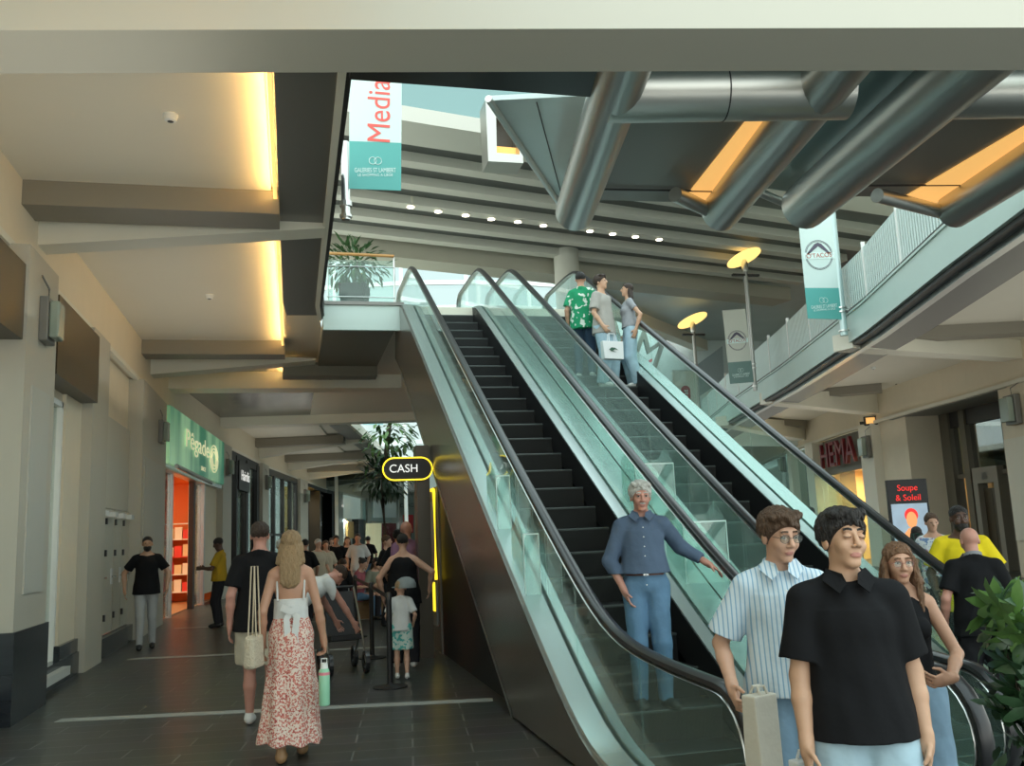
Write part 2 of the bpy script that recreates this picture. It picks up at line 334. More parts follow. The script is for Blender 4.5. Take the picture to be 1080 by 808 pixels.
# panels closing between the pods
root = empty('bridge_fascia', tuple(pt(940, 130, 5.6)), 0, 'smooth teal metal panel between the two big ceiling pods', 'metal panel'); bpy.context.view_layer.update(); inv = root.matrix_world.inverted()
for nm, px, z, mt in [('panel', [(878, 70), (985, 70), (838, 203), (790, 196)], 5.62, 'teal')]:
    o = slab(px, z, .05, M[mt], root, nm); o.matrix_parent_inverse = inv
o = rim([pt(790, 198, 5.5), pt(845, 222, 5.32)], .05, M['duct'], root, 'edge_tube'); o.matrix_parent_inverse = inv
root = empty('bridge_end_panel', tuple(pt(570, 130, 5.6)), 0, 'triangular pale steel panel left of the first ceiling pod', 'metal panel'); bpy.context.view_layer.update(); inv = root.matrix_world.inverted()
cs = mat('cool_sheet', (.66, .76, .74), .35, .2, bump=.03, bscale=6, var=.05)
P = [pt(517, 106, 5.62), pt(640, 100, 5.62), pt(600, 232, 5.62)]
o = MB().prism(P, (0, 0, .05)).build('panel', cs, root); o.matrix_parent_inverse = inv
for nm, a, b, r in [('edge_tube', (515, 104), (600, 230), .035), ('seam', (566, 108), (592, 205), .006)]:
    o = rim([pt(*a, 5.60), pt(*b, 5.60)], r, M['duct'] if nm == 'edge_tube' else M['dark'], root, nm); o.matrix_parent_inverse = inv
S('floor_bridge', MB().box(2.3, 9.5, 5.2, 7.3, 5.72, 5.9), M['teal'])
# window hatch seen past the bridge panel
root = empty('roof_hatch', tuple(ony(528, 150, 14.3)), 0, 'steel framed roof hatch glowing amber beside the triangular panel', 'hatch'); bpy.context.view_layer.update(); inv = root.matrix_world.inverted()
Q = [Vector(ony(x, y, 14.3)) for x, y in [(512, 104), (548, 108), (552, 172), (515, 170)]]; Qi = [Vector(ony(x, y, 14.3)) for x, y in [(523, 112), (546, 112), (548, 163), (524, 161)]]
mb = MB(); b0 = 0
for off in (0, .5):
    mb.v += [tuple(p+Vector((0, off, 0))) for p in Q]+[tuple(p+Vector((0, off, 0))) for p in Qi]
for i in range(4):
    j = (i+1) % 4; mb.f += [(i, j, 4+j, 4+i), (8+i, 12+i, 12+j, 8+j), (i, 8+i, 8+j, j), (4+i, 4+j, 12+j, 12+i)]; mb.mi += [0]*4
o = mb.build('frame', M['duct2'], root); o.matrix_parent_inverse = inv
o = MB().prism([p+Vector((0, .42, 0)) for p in Qi], (0, .04, 0)).build('panel', M['brown'], root); o.matrix_parent_inverse = inv
o = MB().bar(Qi[3]+Vector((0, .3, .12)), Qi[2]+Vector((0, .3, .12)), .1, .22).build('light_strip', M['amber'], root); o.matrix_parent_inverse = inv
# ------------------------------------------------------------------ upper level beyond: ribbed soffit, column, facade
def zpoly(pix, z): return [Vector(onz(x, y, z)) for x, y in pix]
rs = mat('ribbed_soffit_metal', (.12, .13, .125), .42, .35, var=.08, vscale=.7)
SZ = 9.6
m = MB(); m.prism([Vector((-3.5, 15.2, SZ)), Vector((17, 20.5, SZ)), Vector((19, 28.7, SZ)), Vector((-6, 22.3, SZ))], (0, 0, .15)); S('ceiling_upper', m, rs)
m = MB()
def rib(xa, ya, xb, yb, w, h, mm=None): (mm or m).bar((xa, ya, SZ-h/2+.01), (xb, yb, SZ-h/2+.01), w, h)
for i in range(5):
    ya = 17.7+i*1.22; rib(-3, ya-.6, 16.5, ya+4.0, .34, .22)
rib(-3, 15.6, 16, 19.6, 1.0, .3)
S('trim_16', m, mat('rib_paint', (.58, .58, .52), .5))
m = MB(); rib(-4, 22.6, 16.5, 27.9, .9, .55, m); S('trim_17', m, mat('edge_beam_paint', (.42, .41, .34), .5))
m = MB(); m.prism([Vector((-4, 15.0, 9.6)), Vector((5.6, 17.4, 9.6)), Vector((5.6, 17.6, 9.6)), Vector((-4, 15.3, 9.6))], (0, 0, 3.2)); S('wall_upper', m, mat('teal_glass_fascia', (.20, .32, .32), .2, .3))
# lower sloping soffit at the right with its edge beam
P = [pt(560, 292, 9.5), pt(880, 300, 9.5), pt(845, 398, 9.5), pt(640, 318, 9.5)]
S('ceiling_far', MB().prism([p+Vector((0, 0, 0)) for p in P], (0, 0, .2)), mat('blue_sheet_ceiling', (.48, .54, .54), .35, .5, bump=.2, bscale=.5, var=.15, vscale=.6))
m = MB(); pth = [pt(600, 308, 9.3), pt(655, 330, 9.3), pt(720, 356, 9.3), pt(848, 410, 9.3)]
for a, b in zip(pth[:-1], pth[1:]): m.bar(a, b+(b-a).normalized()*.1, .5, .5)
S('trim_18', m, M['cream2'])
m = MB(); c = ony(596, 250, 24.5); m.lathe([(.36, 3.0), (.36, 9.7)], (c[0], c[1], 0), 32); S('trim_19', m, mat('column_paint', (.52, .53, .47), .5), smooth=True)
# glazed facade far behind
m = MB(); gx0, gx1, gy = -14, 40, 62
for i in range(3, 14):
    z = 1.0+i*1.7; pts = [(gx0+(gx1-gx0)*t/24, gy-6*math.sin(math.pi*t/24)+abs(i-6)*.15, z+1.4*math.sin(math.pi*t/24)) for t in range(25)]
    m.sweep(pts, [(-.12, -.14), (.12, -.14), (.12, .14), (-.12, .14)])
for k in range(14):
    t = k/13*24; x = gx0+(gx1-gx0)*t/24; y = gy-6*math.sin(math.pi*t/24); m.box(x-.1, x+.1, y+.2, y+.5, 0, 25)
S('window_1', m, M['ribs'])
m = MB()
pts = [(gx0+(gx1-gx0)*t/24, gy+.8-6*math.sin(math.pi*t/24)) for t in range(25)]
for a, b in zip(pts[:-1], pts[1:]): m.add([(a[0], a[1], 0), (b[0], b[1], 0), (b[0], b[1], 25), (a[0], a[1], 25)], [(0, 1, 2, 3)])
S('window_2', m, glassmat('facade_glass', (.34, .41, .42)))
# white inner banners hall right of the escalator heads
m = MB(); Q = [Vector(ony(x, y, 36)) for x, y in [(585, 345), (700, 330), (860, 370), (860, 470), (700, 470), (585, 420)]]
m.prism(Q, (0, .3, 0)); S('wall_far', m, mat('pale_hall_wall', (.72, .84, .84), .5, var=.08, vscale=.4))
def flat(name, pix, Y, mt, lab, cat, th=.06, group=None):
    o = MB().prism([Vector(ony(x, y, Y)) for x, y in pix], (0, th, 0)).build(name, mt); cz(o, lab, cat, group); return o
red = mat('sign_red', (.75, .03, .03), .5)
flat('wall_sign', [(704, 352), (722, 344), (726, 350), (706, 358)], 35.5, red, 'small red sign panel far behind the lamp pole', 'sign')
flat('wall_sign', [(706, 352), (736, 344), (716, 362)], 35, red, 'red triangular pennant far behind the lamp pole', 'sign')
flat('wall_sign', [(672, 388), (688, 378), (688, 381), (672, 391)], 35.5, red, 'upper red swoosh on the pale far wall', 'sign')
flat('wall_sign', [(676, 400), (692, 392), (692, 396), (676, 404)], 35.5, red, 'lower red swoosh on the pale far wall', 'sign')
flat('wall_panel', [(735, 385), (762, 365), (764, 400), (735, 420)], 35.4, mat('grey_glass_panel', (.33, .42, .45), .3), 'grey blue panel on the pale far wall', 'panel')
gl = mat('letter_grey', (.30, .29, .25), .5)
p = Vector(ony(668, 366, 34)); o = text('wall_letters', 'MM', 1.9, gl, facing(p, (1, -.15, -.42)), extr=.12, sx=.85); cz(o, 'tall grey metal letters leaning high behind the escalator girl', 'letters')
# ================================================================== ESCALATORS
def smx(a, b, k): return .5*(a+b+math.sqrt((a-b)**2+k*k))
def smn(a, b, k): return .5*(a+b-math.sqrt((a-b)**2+k*k))
T30 = math.tan(R(30))
def zclamp(y, c, lo, hi, k0, k1): return smn(smx(T30*y-c, lo, k0), hi, k1)
def step_mat():
    m = mat('step_black', (.006, .0065, .007), .45); n, L, b = nodes(m)
    tc = n.new('ShaderNodeTexCoord'); wv = n.new('ShaderNodeTexWave'); wv.inputs['Scale'].default_value = 30; wv.bands_direction = 'X'
    L.new(tc.outputs['Object'], wv.inputs[0]); bp = n.new('ShaderNodeBump'); bp.inputs['Strength'].default_value = .8; bp.inputs['Distance'].default_value = .004
    L.new(wv.outputs['Fac'], bp.inputs['Height']); L.new(bp.outputs[0], b.inputs['Normal']); return m
SM = step_mat(); nose = mat('step_nosing', (.055, .066, .063), .5)
comb = mat('comb_plate', (.22, .23, .22), .4, .8)
def escalator(lab, XL, XR, hb, yb, pos, shade):
    root = empty('escalator', (0, 0, 0), 0, lab, 'escalator', 'escalators side by side in the atrium')
    hr = [(-.045, -.012), (-.04, .012), (-.02, .026), (.02, .026), (.04, .012), (.045, -.012), (.03, -.022), (-.03, -.022)]
    for side, X in (('L', XL), ('R', XR)):
        zh = lambda y: zclamp(y, 2.73, hb, 6.46, .35, .16)
        path = []; r = .34; yt = 17.85
        cz0 = zh(yb)-r
        for i in range(15): a = R(90+ (14-i)*14.5); path.append((X, yb+r*math.cos(a), cz0+r*math.sin(a)))
        n = 70
        for i in range(1, n+1): y = yb+(yt-yb)*i/n; path.append((X, y, zh(y)))
        zt = zh(yt)-r
        for i in range(1, 14): a = R(90-i*14); path.append((X, yt+r*math.cos(a), zt+r*math.sin(a)))
        MB().sweep(path, hr, side=(1, 0, 0)).build('handrail', M['rubber'], root, smooth=True)
        # guide under the handrail
        MB().sweep([(X, q[1], q[2]-.03) if 0 else (X, q[1], q[2]) for q in path], [(-.048, -.03), (-.03, -.02), (.03, -.02), (.048, -.03), (.02, -.045), (-.02, -.045)], side=(1, 0, 0)).build('handrail_guide', M['steel'], root, smooth=True)
        zd = lambda y: zclamp(y, 3.44, .07, 5.77, .30, .10)
        # glass panels
        cuts = [yb-.0, 5.6, 6.9, 8.3, 9.7, 11.1, 12.5, 13.9, 15.3, 16.4, yt]
        for a, b in zip(cuts[:-1], cuts[1:]):
            N = 8; Y = [a+.006+(b-a-.012)*i/N for i in range(N+1)]
            lo = [(X-.006, y, zd(y)-.02) for y in Y]; hi = [(X-.006, y, zh(y)-.03) for y in Y]
            if a == cuts[0]:
                arc = [(X-.006, yb+(r-.03)*math.cos(R(90+i*12)), cz0+(r-.03)*math.sin(R(90+i*12))) for i in range(1, 15)]
                poly = lo+hi[::-1]+arc; poly = [p for p in poly]
            elif b == cuts[-1]:
                arc = [(X-.006, yt+(r-.03)*math.cos(R(90-i*12)), zt+(r-.03)*math.sin(R(90-i*12))) for i in range(1, 14)]
                poly = hi+arc+lo[::-1]; poly = poly[::-1]
            else: poly = lo+hi[::-1]
            MB().prism([Vector(p) for p in poly], (.012, 0, 0)).build('glass_panel', M['bglass'], root)
        # decks
        s = 1 if side == 'L' else -1
        Yd = [yb-.25+(yt+.3-yb+.25)*i/60 for i in range(61)]
        def deck(x0, x1, dz0, dz1, nm, mt):
            a, b = sorted((X+s*x0, X+s*x1)); za, zb = (dz0, dz1) if s > 0 else (dz1, dz0)
            MB().sweep([(0, y, zd(y)) for y in Yd], [(a, za-.05), (b, zb-.05), (b, zb), (a, za)], side=(1, 0, 0)).build(nm, mt, root, smooth=True)
        ow = .20 if (side == 'L') == (pos == 'left') else .285
        deck(-ow, -.02, 0, 0, 'outer_deck', M['deck']); deck(.02, .115, 0, -.03, 'inner_deck', M['deck']); deck(-.02, .02, -.03, -.03, 'glass_seat', M['dark'])
        ins = X+s*.115
        lo = [(ins, y, max(-.02, zd(y)-.42)) for y in Yd[3:-3]]; hi = [(ins, y, zd(y)-.04) for y in Yd[3:-3]]
        MB().prism([Vector(p) for p in lo+hi[::-1]], (s*.012, 0, 0)).build('skirt_panel', M['black'], root)
    a, b = XL+.13, XR-.13
    # steps
    y = 6.41-.4*3; i = 0
    while y < 17.0:
        z = min(max(T30*(y)-3.70, .0), UF); z1 = z
        zn = min(max(T30*(y+.4)-3.70, 0), UF)
        mb = MB(); mb.prism([Vector((a, y, z-.30)), Vector((a, y+.4, z-.30)), Vector((a, y+.4, z)), Vector((a, y+.02, z)), Vector((a, y, z-.02))], (b-a, 0, 0))
        st = mb.build('step', SM, root)
        MB().prism([Vector((a, y-.003, z-.018)), Vector((a, y+.022, z+.003)), Vector((a, y+.003, z+.004)), Vector((a, y-.005, z-.004))], (b-a, 0, 0)).build('nosing', nose, st)
        y += .4
    MB().box(a-.1, b+.1, yb-.55, 5.22, -.04, .015).build('comb_plate', comb, root); MB().box(a, b, 16.9, 18.2, UF-.03, UF+.012).build('comb_plate', comb, root)
    return root
escA = escalator('left escalator with the elderly man standing on it', 2.10, 3.34, .77, 4.46, 'left', 0)
escB = escalator('right escalator carrying the three young people near the top', 3.93, 5.18, .66, 4.95, 'right', 0)
# side cladding of the truss
zd = lambda y: zclamp(y, 3.44, .07, 5.77, .30, .10)
YY = [4.25+(16.6-4.25)*i/50 for i in range(51)]
poly = [Vector((1.87, y, zd(y)-.03)) for y in YY]+[Vector((1.87, 16.75, 5.2)), Vector((1.87, 16.85, 4.9)), Vector((1.87, 16.0, 4.52)), Vector((1.87, 8.20, .02)), Vector((1.87, 4.25, .02))]
MB().prism(poly, (.03, 0, 0)).build('side_cladding', M['clad'], escA)
MB().prism([Vector((5.38, p.y, p.z)) for p in poly], (.03, 0, 0)).build('side_cladding', M['clad'], escB)
MB().bar((1.885, 16.0, 4.50), (1.885, 8.20, 0.0), .06, .03, up=(1, 0, 0)).build('edge_trim', M['steel'], escA)
MB().prism([Vector((1.9, 8.3, .0)), Vector((1.9, 16, 4.5)), Vector((1.9, 16.0, 4.55)), Vector((1.9, 8.2, .05))], (3.5, 0, 0)).build('truss_underside', M['black'], escA)
# clear acrylic anti-climb boxes standing on the decks
def acry(yc, x0, x1, hgt, ln, lab):
    root = empty('climb_guard', ((x0+x1)/2, yc, zd(yc)), 0, lab, 'barrier', 'clear acrylic guards on the escalator decks'); inv = Matrix.Translation((-(x0+x1)/2, -yc, -zd(yc)))
    def P(name, poly, vec, mt):
        o = MB().prism([Vector(p) for p in poly], vec).build(name, mt, root); o.matrix_parent_inverse = inv
    z0 = zd(yc-ln/2); z1 = zd(yc+ln/2)
    for x in (x0, x1): P('side_pane', [(x, yc-ln/2, z0), (x, yc+ln/2, z1), (x, yc+ln/2, z1+hgt*.75), (x, yc, z1+hgt), (x, yc-ln/2, z1+hgt*.6)], (.008, 0, 0), M['acryl'])
    P('front_pane', [(x0, yc-ln/2, z0), (x1, yc-ln/2, z0), (x1, yc-ln/2, z1+hgt*.6), (x0, yc-ln/2, z1+hgt*.6)], (0, .008, 0), M['acryl'])
    P('back_pane', [(x0, yc+ln/2, z1), (x1, yc+ln/2, z1), (x1, yc+ln/2, z1+hgt*.75), (x0, yc+ln/2, z1+hgt*.75)], (0, .008, 0), M['acryl'])
    P('top_edge', [(x0, yc-ln/2-.004, z1+hgt*.6), (x1+.008, yc-ln/2-.004, z1+hgt*.6), (x1+.008, yc-ln/2-.004, z1+hgt*.6+.012), (x0, yc-ln/2-.004, z1+hgt*.6+.012)], (0, .016, 0), M['frost'])
    for x in (x0-.003, x1+.003): P('pane_edge', [(x, yc-ln/2-.004, z0), (x, yc-ln/2+.006, z0), (x, yc-ln/2+.006, z1+hgt*.6), (x, yc-ln/2-.004, z1+hgt*.6)], (.006, 0, 0), M['frost'])
acry(8.0, 1.93, 2.06, .42, .45, 'clear acrylic guard on the outer deck of the left escalator, the lower one')
acry(9.0, 1.93, 2.06, .42, .45, 'clear acrylic guard on the outer deck of the left escalator, the upper one')
acry(8.0, 3.42, 3.84, .52, .40, 'clear acrylic guard between the two escalators, beside the elderly man')
acry(9.1, 3.42, 3.84, .50, .40, 'clear acrylic guard between the two escalators, behind the elderly man')
# ------------------------------------------------------------------ cash machine kiosk under the escalator
nyel = mat('neon_yellow', (1, .8, .05), .4, emit=(1, .72, .03), estr=1.15)
root = empty('cash_kiosk', (2.45, 14, 0), 0, 'dark cash machine kiosk with yellow neon line under the escalator', 'kiosk'); inv = Matrix.Translation((-2.45, -14, 0))
def K(nm, mb, mt, **k): o = mb.build(nm, mt, root, **k); o.matrix_parent_inverse = inv; return o
K('body', MB().box(2.0, 2.9, 12.98, 15.6, 0, 2.3), mat('kiosk_grey', (.16, .155, .13), .5)); K('screen_panel', MB().box(1.97, 2.0, 13.2, 14.2, .35, 2.1), mat('kiosk_panel', (.30, .31, .30), .4))
K('yellow_square', MB().box(1.955, 1.97, 13.25, 13.6, .55, .95), nyel)
K('neon_line', MB().tube([(1.95, 14.0, 2.26), (1.95, 13.05, 2.26), (1.95, 13.0, 2.2), (1.95, 13.0, 1.0)], .022, 8), nyel, smooth=True)
K('back_wall', MB().prism([Vector((2.02, 8.75, 0)), Vector((2.02, 12.95, 0)), Vector((2.02, 12.95, 2.45)), Vector((2.02, 8.75, .12))], (.05, 0, 0)), M['black'])
root = empty('cash_sign', (1.55, 12.6, 2.5), 0, 'black pill shaped CASH sign outlined in yellow over the kiosk', 'sign'); inv = Matrix.Translation((-1.55, -12.6, -2.5))
def pill(x0, x1, z0, z1, y): 
    r = (z1-z0)/2; return [Vector((x1-r+r*math.cos(R(a)), y, (z0+z1)/2+r*math.sin(R(a)))) for a in range(-90, 91, 15)]+[Vector((x0+r+r*math.cos(R(a)), y, (z0+z1)/2+r*math.sin(R(a)))) for a in range(90, 271, 15)]
K('sign_body', MB().prism(pill(1.19, 1.86, 2.37, 2.67, 12.5), (0, .12, 0)), M['black'])
K('neon_outline', MB().tube([p+Vector((0, -.01, 0)) for p in pill(1.19, 1.86, 2.37, 2.67, 12.5)], .010, 8, closed=True), nyel)
K('post', MB().box(1.66, 1.84, 12.62, 12.9, 0, 2.85), M['brown'])
wl = mat('letter_white', (.9, .9, .88), .5, emit=(1, 1, .95), estr=.5)
o = text('lettering', 'CASH', .155, wl, facing((1.47, 12.48, 2.52), (1, 0, 0)), root); 
# ================================================================== LEFT SHOPFRONTS
def wb(m, y0, y1, z0, z1, o0, o1, C=WL): return strip(m, C, y0, y1, o0, o1, z0, z1)
def part(par, nm, y0, y1, z0, z1, o0, o1, mt, C=WL, **k): return wb(MB(), y0, y1, z0, z1, o0, o1, C).build(nm, mt, par, **k)
S('baseboard_left', (lambda m: [wb(m, a, b, 0, .28, -.05, .07) for a, b in ((-3, 9.9), (11.15, 21.2), (29.5, 31), (37.4, 39), (47.2, 49.6), (60.2, 62.1), (72, 74))] and m)(MB()), M['granite'])
m = MB()
for a, b, o in ((-3, 6.5, 0), (12.8, 13.7, 0), (14.84, 18.05, -.10), (27.3, 29.5, 0), (73.6, 86, 0)): wb(m, a, b, .28, 4.72, -.4, o)
wb(m, 10.5, 12.8, 3.5, 4.72, -.4, -.05); wb(m, 8, 10, 3.5, 4.7, -.4, -.02); wb(m, 6.5, 8, 3.5, 4.7, -.4, -.02)
S('wall_left_lower', m, M['cream'])
pil = mat('grey_pillar_paint', (.47, .45, .375), .5, var=.03)
for i, (a, b, o) in enumerate([(9.9, 11.1, .25), (13.7, 14.84, .14), (18.0, 21.2, .16), (29.5, 31.0, .18), (37.4, 39.0, .18), (47.2, 49.6, .2), (60.2, 62.1, .25), (72, 73.8, .25)]):
    m = MB(); wb(m, a, b, 0, 4.72, -.3, o); m.cur = 1
    if i in (0, 2): wb(m, a+.25, b-.25, 1.2, 3.3, o, o+.015)
    S('trim_%d' % (20+i), m, [pil, mat('pillar_inset', (.47, .475, .42), .5)])
S('trim_30', wb(MB(), 9.85, 11.15, 0, .86, -.1, .275), M['granite'])
S('trim_31', wb(MB(), 12.7, 13.75, 0, .45, -.1, .05), M['granite'])
# near dark signs
for a, b, z0, z1, lab in [(8.3, 10.45, 3.72, 4.50, 'dark brown blank sign box at the far left edge, nearest the camera'), (11.3, 13.62, 3.62, 4.56, 'dark brown blank sign box behind the first grey pillar')]:
    o = wb(MB(), a, b, z0, z1, -.05, .22).build('sign_box', M['brown']); cz(o, lab, 'sign')
# first windows
m = MB(); 
for a, b in ((8.0, 9.9), (11.1, 12.75)):
    for (c, d, e, f) in ((a, a+.07, .2, 3.5), (b-.07, b, .2, 3.5), (a, b, .2, .27), (a, b, 3.43, 3.5)): wb(m, c, d, e, f, -.12, -.02)
S('window_3', m, M['white']); S('window_4', wb(MB(), 11.1, 12.75, .2, 3.5, -.09, -.08), M['winglass']); S('window_5', wb(MB(), 8.0, 9.9, .2, 3.5, -.09, -.08), M['winglass'])
S('window_sill', wb(MB(), 11.12, 12.8, .10, .2, -.3, .16), mat('white_stone', (.62, .64, .6), .35))
m = MB(); wb(m, 6.5, 12.8, .1, 4.6, -3.0, -2.9); wb(m, 6.5, 12.8, 3.6, 3.7, -3, -.1); S('wall_shop_near', m, M['cream2'])
o = wb(MB(), 11.35, 12.2, .45, 1.35, -.2, -.15).build('poster_board', mat('navy_board', (.03, .05, .07), .3)); cz(o, 'small navy notice board low in the first shop window', 'board')
area('shop_light', (-4.2, 10, 3.5), (0, 0, 0), 1.5, 3, 60, (1, .9, .75))
# utility doors
ud = mat('utility_door_paint', (.50, .485, .40), .45)
for i, (a, b) in enumerate([(14.95, 15.7), (15.75, 16.5), (16.55, 17.25), (17.3, 18.0)]):
    d = empty('door_%d' % (i+1), tuple(cpos(WL, a)), 0); d['kind'] = 'structure'; bpy.context.view_layer.update()
    def dp(nm, *k, mt=ud):
        o = part(d, nm, *k, mt); o.matrix_parent_inverse = Matrix.Translation(-Vector(cpos(WL, a))); return o
    dp('door_panel', a, b, .30, 2.25, -.12, -.03)
    for z in (.5, 1.5, 2.0): dp('hinge', a+.02, a+.09, z, z+.10, -.03, .0, mt=M['dark'])
    dp('lock_plate', b-.18, b-.08, 1.05, 1.30, -.03, -.01, mt=M['steel']); dp('handle', b-.30, b-.10, 1.16, 1.19, .01, .05, mt=M['chrome']); dp('closer', a+.2, a+.5, 2.12, 2.2, -.03, .08, mt=M['white'])
S('trim_32', wb(MB(), 14.9, 18.02, 2.27, 3.75, -.12, -.06), mat('light_door_panel', (.53, .525, .45), .5))
# emergency style wall lamps
lampg = mat('lamp_glass', (.30, .36, .30), .15)
def wall_lamp(C, y, off, z, lab, s=1.0, sg=1):
    p = cpos(C, y, off); q = cpos(C, y+.1, off); d = (q-p).normalized(); nrm = Vector((d.y, -d.x, 0))*sg
    root = empty('wall_lamp', (p.x, p.y, z), 0, lab, 'lamp', 'box lamps on the shopfront pillars'); MX = Matrix(((nrm.x, d.x, 0, 0), (nrm.y, d.y, 0, 0), (0, 0, 1, 0), (0, 0, 0, 1)))
    MB().box(0, .09*s, -.17*s, .17*s, -.24*s, .24*s).xf(MX).build('housing', M['greypanel'], root, bevel=.01); MB().box(.09*s, .19*s, -.13*s, .13*s, -.2*s, .2*s).xf(MX).build('lens', lampg, root, bevel=.02)
    MB().tube([(.05, 0, .24*s), (.05, 0, .36*s), (.05, -.3*s, .42*s)], .012, 6).xf(MX).build('conduit', M['greypanel'], root)
wall_lamp(WL, 10.5, .25, 4.05, 'grey box lamp on the nearest left pillar')
wall_lamp(WL, 20.2, .16, 3.98, 'grey box lamp on the pillar before the green shop sign')
wall_lamp(WL, 30.2, .18, 4.0, 'grey box lamp on the pillar between green sign and black salon front', 1.1)
wall_lamp(WL, 38.2, .18, 4.0, 'grey box lamp on the pillar right of the black salon front', 1.2)
wall_lamp(WL, 48.4, .2, 3.9, 'grey box lamp on the pillar left of the yellow walled shop', 1.4)
# green bakery style shop
gs = mat('green_sign', (.02, .22, .12), .35, emit=(.05, .42, .22), estr=.35); n_, L_, b_ = nodes(gs)
tc = n_.new('ShaderNodeTexCoord'); wv = n_.new('ShaderNodeTexNoise'); wv.inputs['Scale'].default_value = .8; mp = n_.new('ShaderNodeMapping'); mp.inputs['Scale'].default_value = (1, 1, .25); cr = n_.new('ShaderNodeValToRGB')
L_.new(tc.outputs['Object'], mp.inputs[0]); L_.new(mp.outputs[0], wv.inputs[0]); L_.new(wv.outputs[0], cr.inputs[0]); L_.new(cr.outputs[0], b_.inputs['Base Color']); L_.new(cr.outputs[0], b_.inputs['Emission Color'])
cr.color_ramp.elements[0].position = .40; cr.color_ramp.elements[0].color = (.01, .17, .09, 1); cr.color_ramp.elements[1].position = .68; cr.color_ramp.elements[1].color = (.35, .62, .36, 1)
p0 = cpos(WL, 21.3, .22); p1 = cpos(WL, 29.4, .22)
root = empty('shop_sign', (p0.x, p0.y, 3.45), 0, 'long green lit fascia sign with cream lettering over the orange shop', 'sign'); bpy.context.view_layer.update(); inv = root.matrix_world.inverted()
o = MB().prism([Vector((p0.x, p0.y, 3.42)), Vector((p1.x, p1.y, 3.42)), Vector((p1.x, p1.y, 4.70)), Vector((p0.x, p0.y, 4.70))], (-.15, .02, 0)).build('board', gs, root); o.matrix_parent_inverse = inv
yl = mat('letter_cream', (.85, .80, .45), .5, emit=(1, .95, .6), estr=.35); d = (p1-p0)
def on(t, z): q = p0+d*t; return (q.x+.03, q.y, z)
text('lettering', 'P\u00eagade', .62, yl, facing(on(.42, 4.15), d), root, sx=2.0)
text('small_lettering', 'SINCE', .16, yl, facing(on(.52, 3.6), d), root, sx=1.6)
md = MB()
for rr_ in (.22, .32, .42): md.tube([Vector(on(.74+rr_*math.cos(a)/8.1*1.6, 4.02+rr_*math.sin(a)*.9)) for a in [i*math.pi/12 for i in range(24)]], .018, 6, closed=True)
o = md.build('emblem', yl, root); o.matrix_parent_inverse = inv
orange = mat('orange_wall', (.80, .20, .03), .55); cream3 = mat('shop_cream', (.62, .52, .34), .5)
m = MB(); wb(m, 21.2, 29.5, 0, 3.5, -4.2, -4.0); wb(m, 21.2, 21.3, 0, 3.5, -4.2, -.5); S('wall_shop_orange', m, orange); wb_ = MB(); wb(wb_, 21.2, 29.5, 3.45, 3.55, -4.2, -.3); S('ceiling_shop_orange', wb_, orange)
S('wall_shop_side', wb(MB(), 29.3, 29.5, 0, 3.5, -4.2, -.05), orange)
S('floor_shop', wb(MB(), 21.3, 29.4, 0, .02, -4.1, -.1), mat('shop_floor', (.45, .26, .12), .3))
area('shop_light', (-4.6, 24.6, 3.4), (0, R(-15), 0), 2.5, 6, 330, (1, .70, .40))
m = MB(); wb(m, 25.7, 25.95, 0, 3.45, -.08, .05); S('trim_33', m, M['black'])
m = MB(); wb(m, 21.25, 29.5, 3.3, 3.42, -.1, .15); wb(m, 21.25, 21.35, 0, 3.4, -.1, .05); wb(m, 22.9, 22.98, 0, 3.3, -.1, .02); wb(m, 27.2, 27.35, 0, 3.3, -.1, .05); S('trim_34', m, M['steel'])
S('window_6', wb(MB(), 21.35, 22.9, .05, 3.3, -.05, -.04), M['winglass']); S('window_7', wb(MB(), 26.0, 27.2, .05, 3.3, -.05, -.04), M['winglass'])
# shelves with boxes on the orange wall
pk = [mat('box_red', (.7, .05, .04), .5), mat('box_cream', (.75, .62, .38), .5), mat('box_white', (.8, .78, .7), .5)]
for si, xb_ in enumerate((-3.85, -5.1)):
    sh = empty('display_shelf', (xb_, 28.7, 0), R(-90), ('white' if si == 0 else 'white')+' display shelf in the orange shop, '+('nearer the shop entrance' if si == 0 else 'deeper in the shop'), 'shelf', 'display shelves in the orange shop')
    MB().box(-.2, .2, -.03, 0, 0, 2.3).build('side_panel', M['white'], sh); MB().box(-.2, .2, 1.2, 1.23, 0, 2.3).build('side_panel', M['white'], sh)
    for z in (.3, .8, 1.3, 1.8, 2.25): MB().box(-.2, .2, 0, 1.2, z, z+.03).build('shelf_board', M['white'] if z != 1.3 else pk[0], sh)
    for zi, z in enumerate((.33, .83, 1.33, 1.83)):
        for k in range(5):
            b = MB().box(-.08, .12, -.08, .08, 0, .26+.04*((k+zi) % 3)).build('product_box', pk[(k+zi*2+si) % 3]); b.location = (xb_+.14+k*.23, 28.66, z)
            cz(b, '%s packet on the %s board of the shelf %s, %s' % (('red', 'cream', 'white')[(k+zi*2+si) % 3], ('lowest', 'second', 'third', 'top')[zi], 'nearer the entrance' if si == 0 else 'deeper inside', ['leftmost', 'second from left', 'in the middle', 'second from right', 'rightmost'][k]), 'box', 'packets on the display shelves')
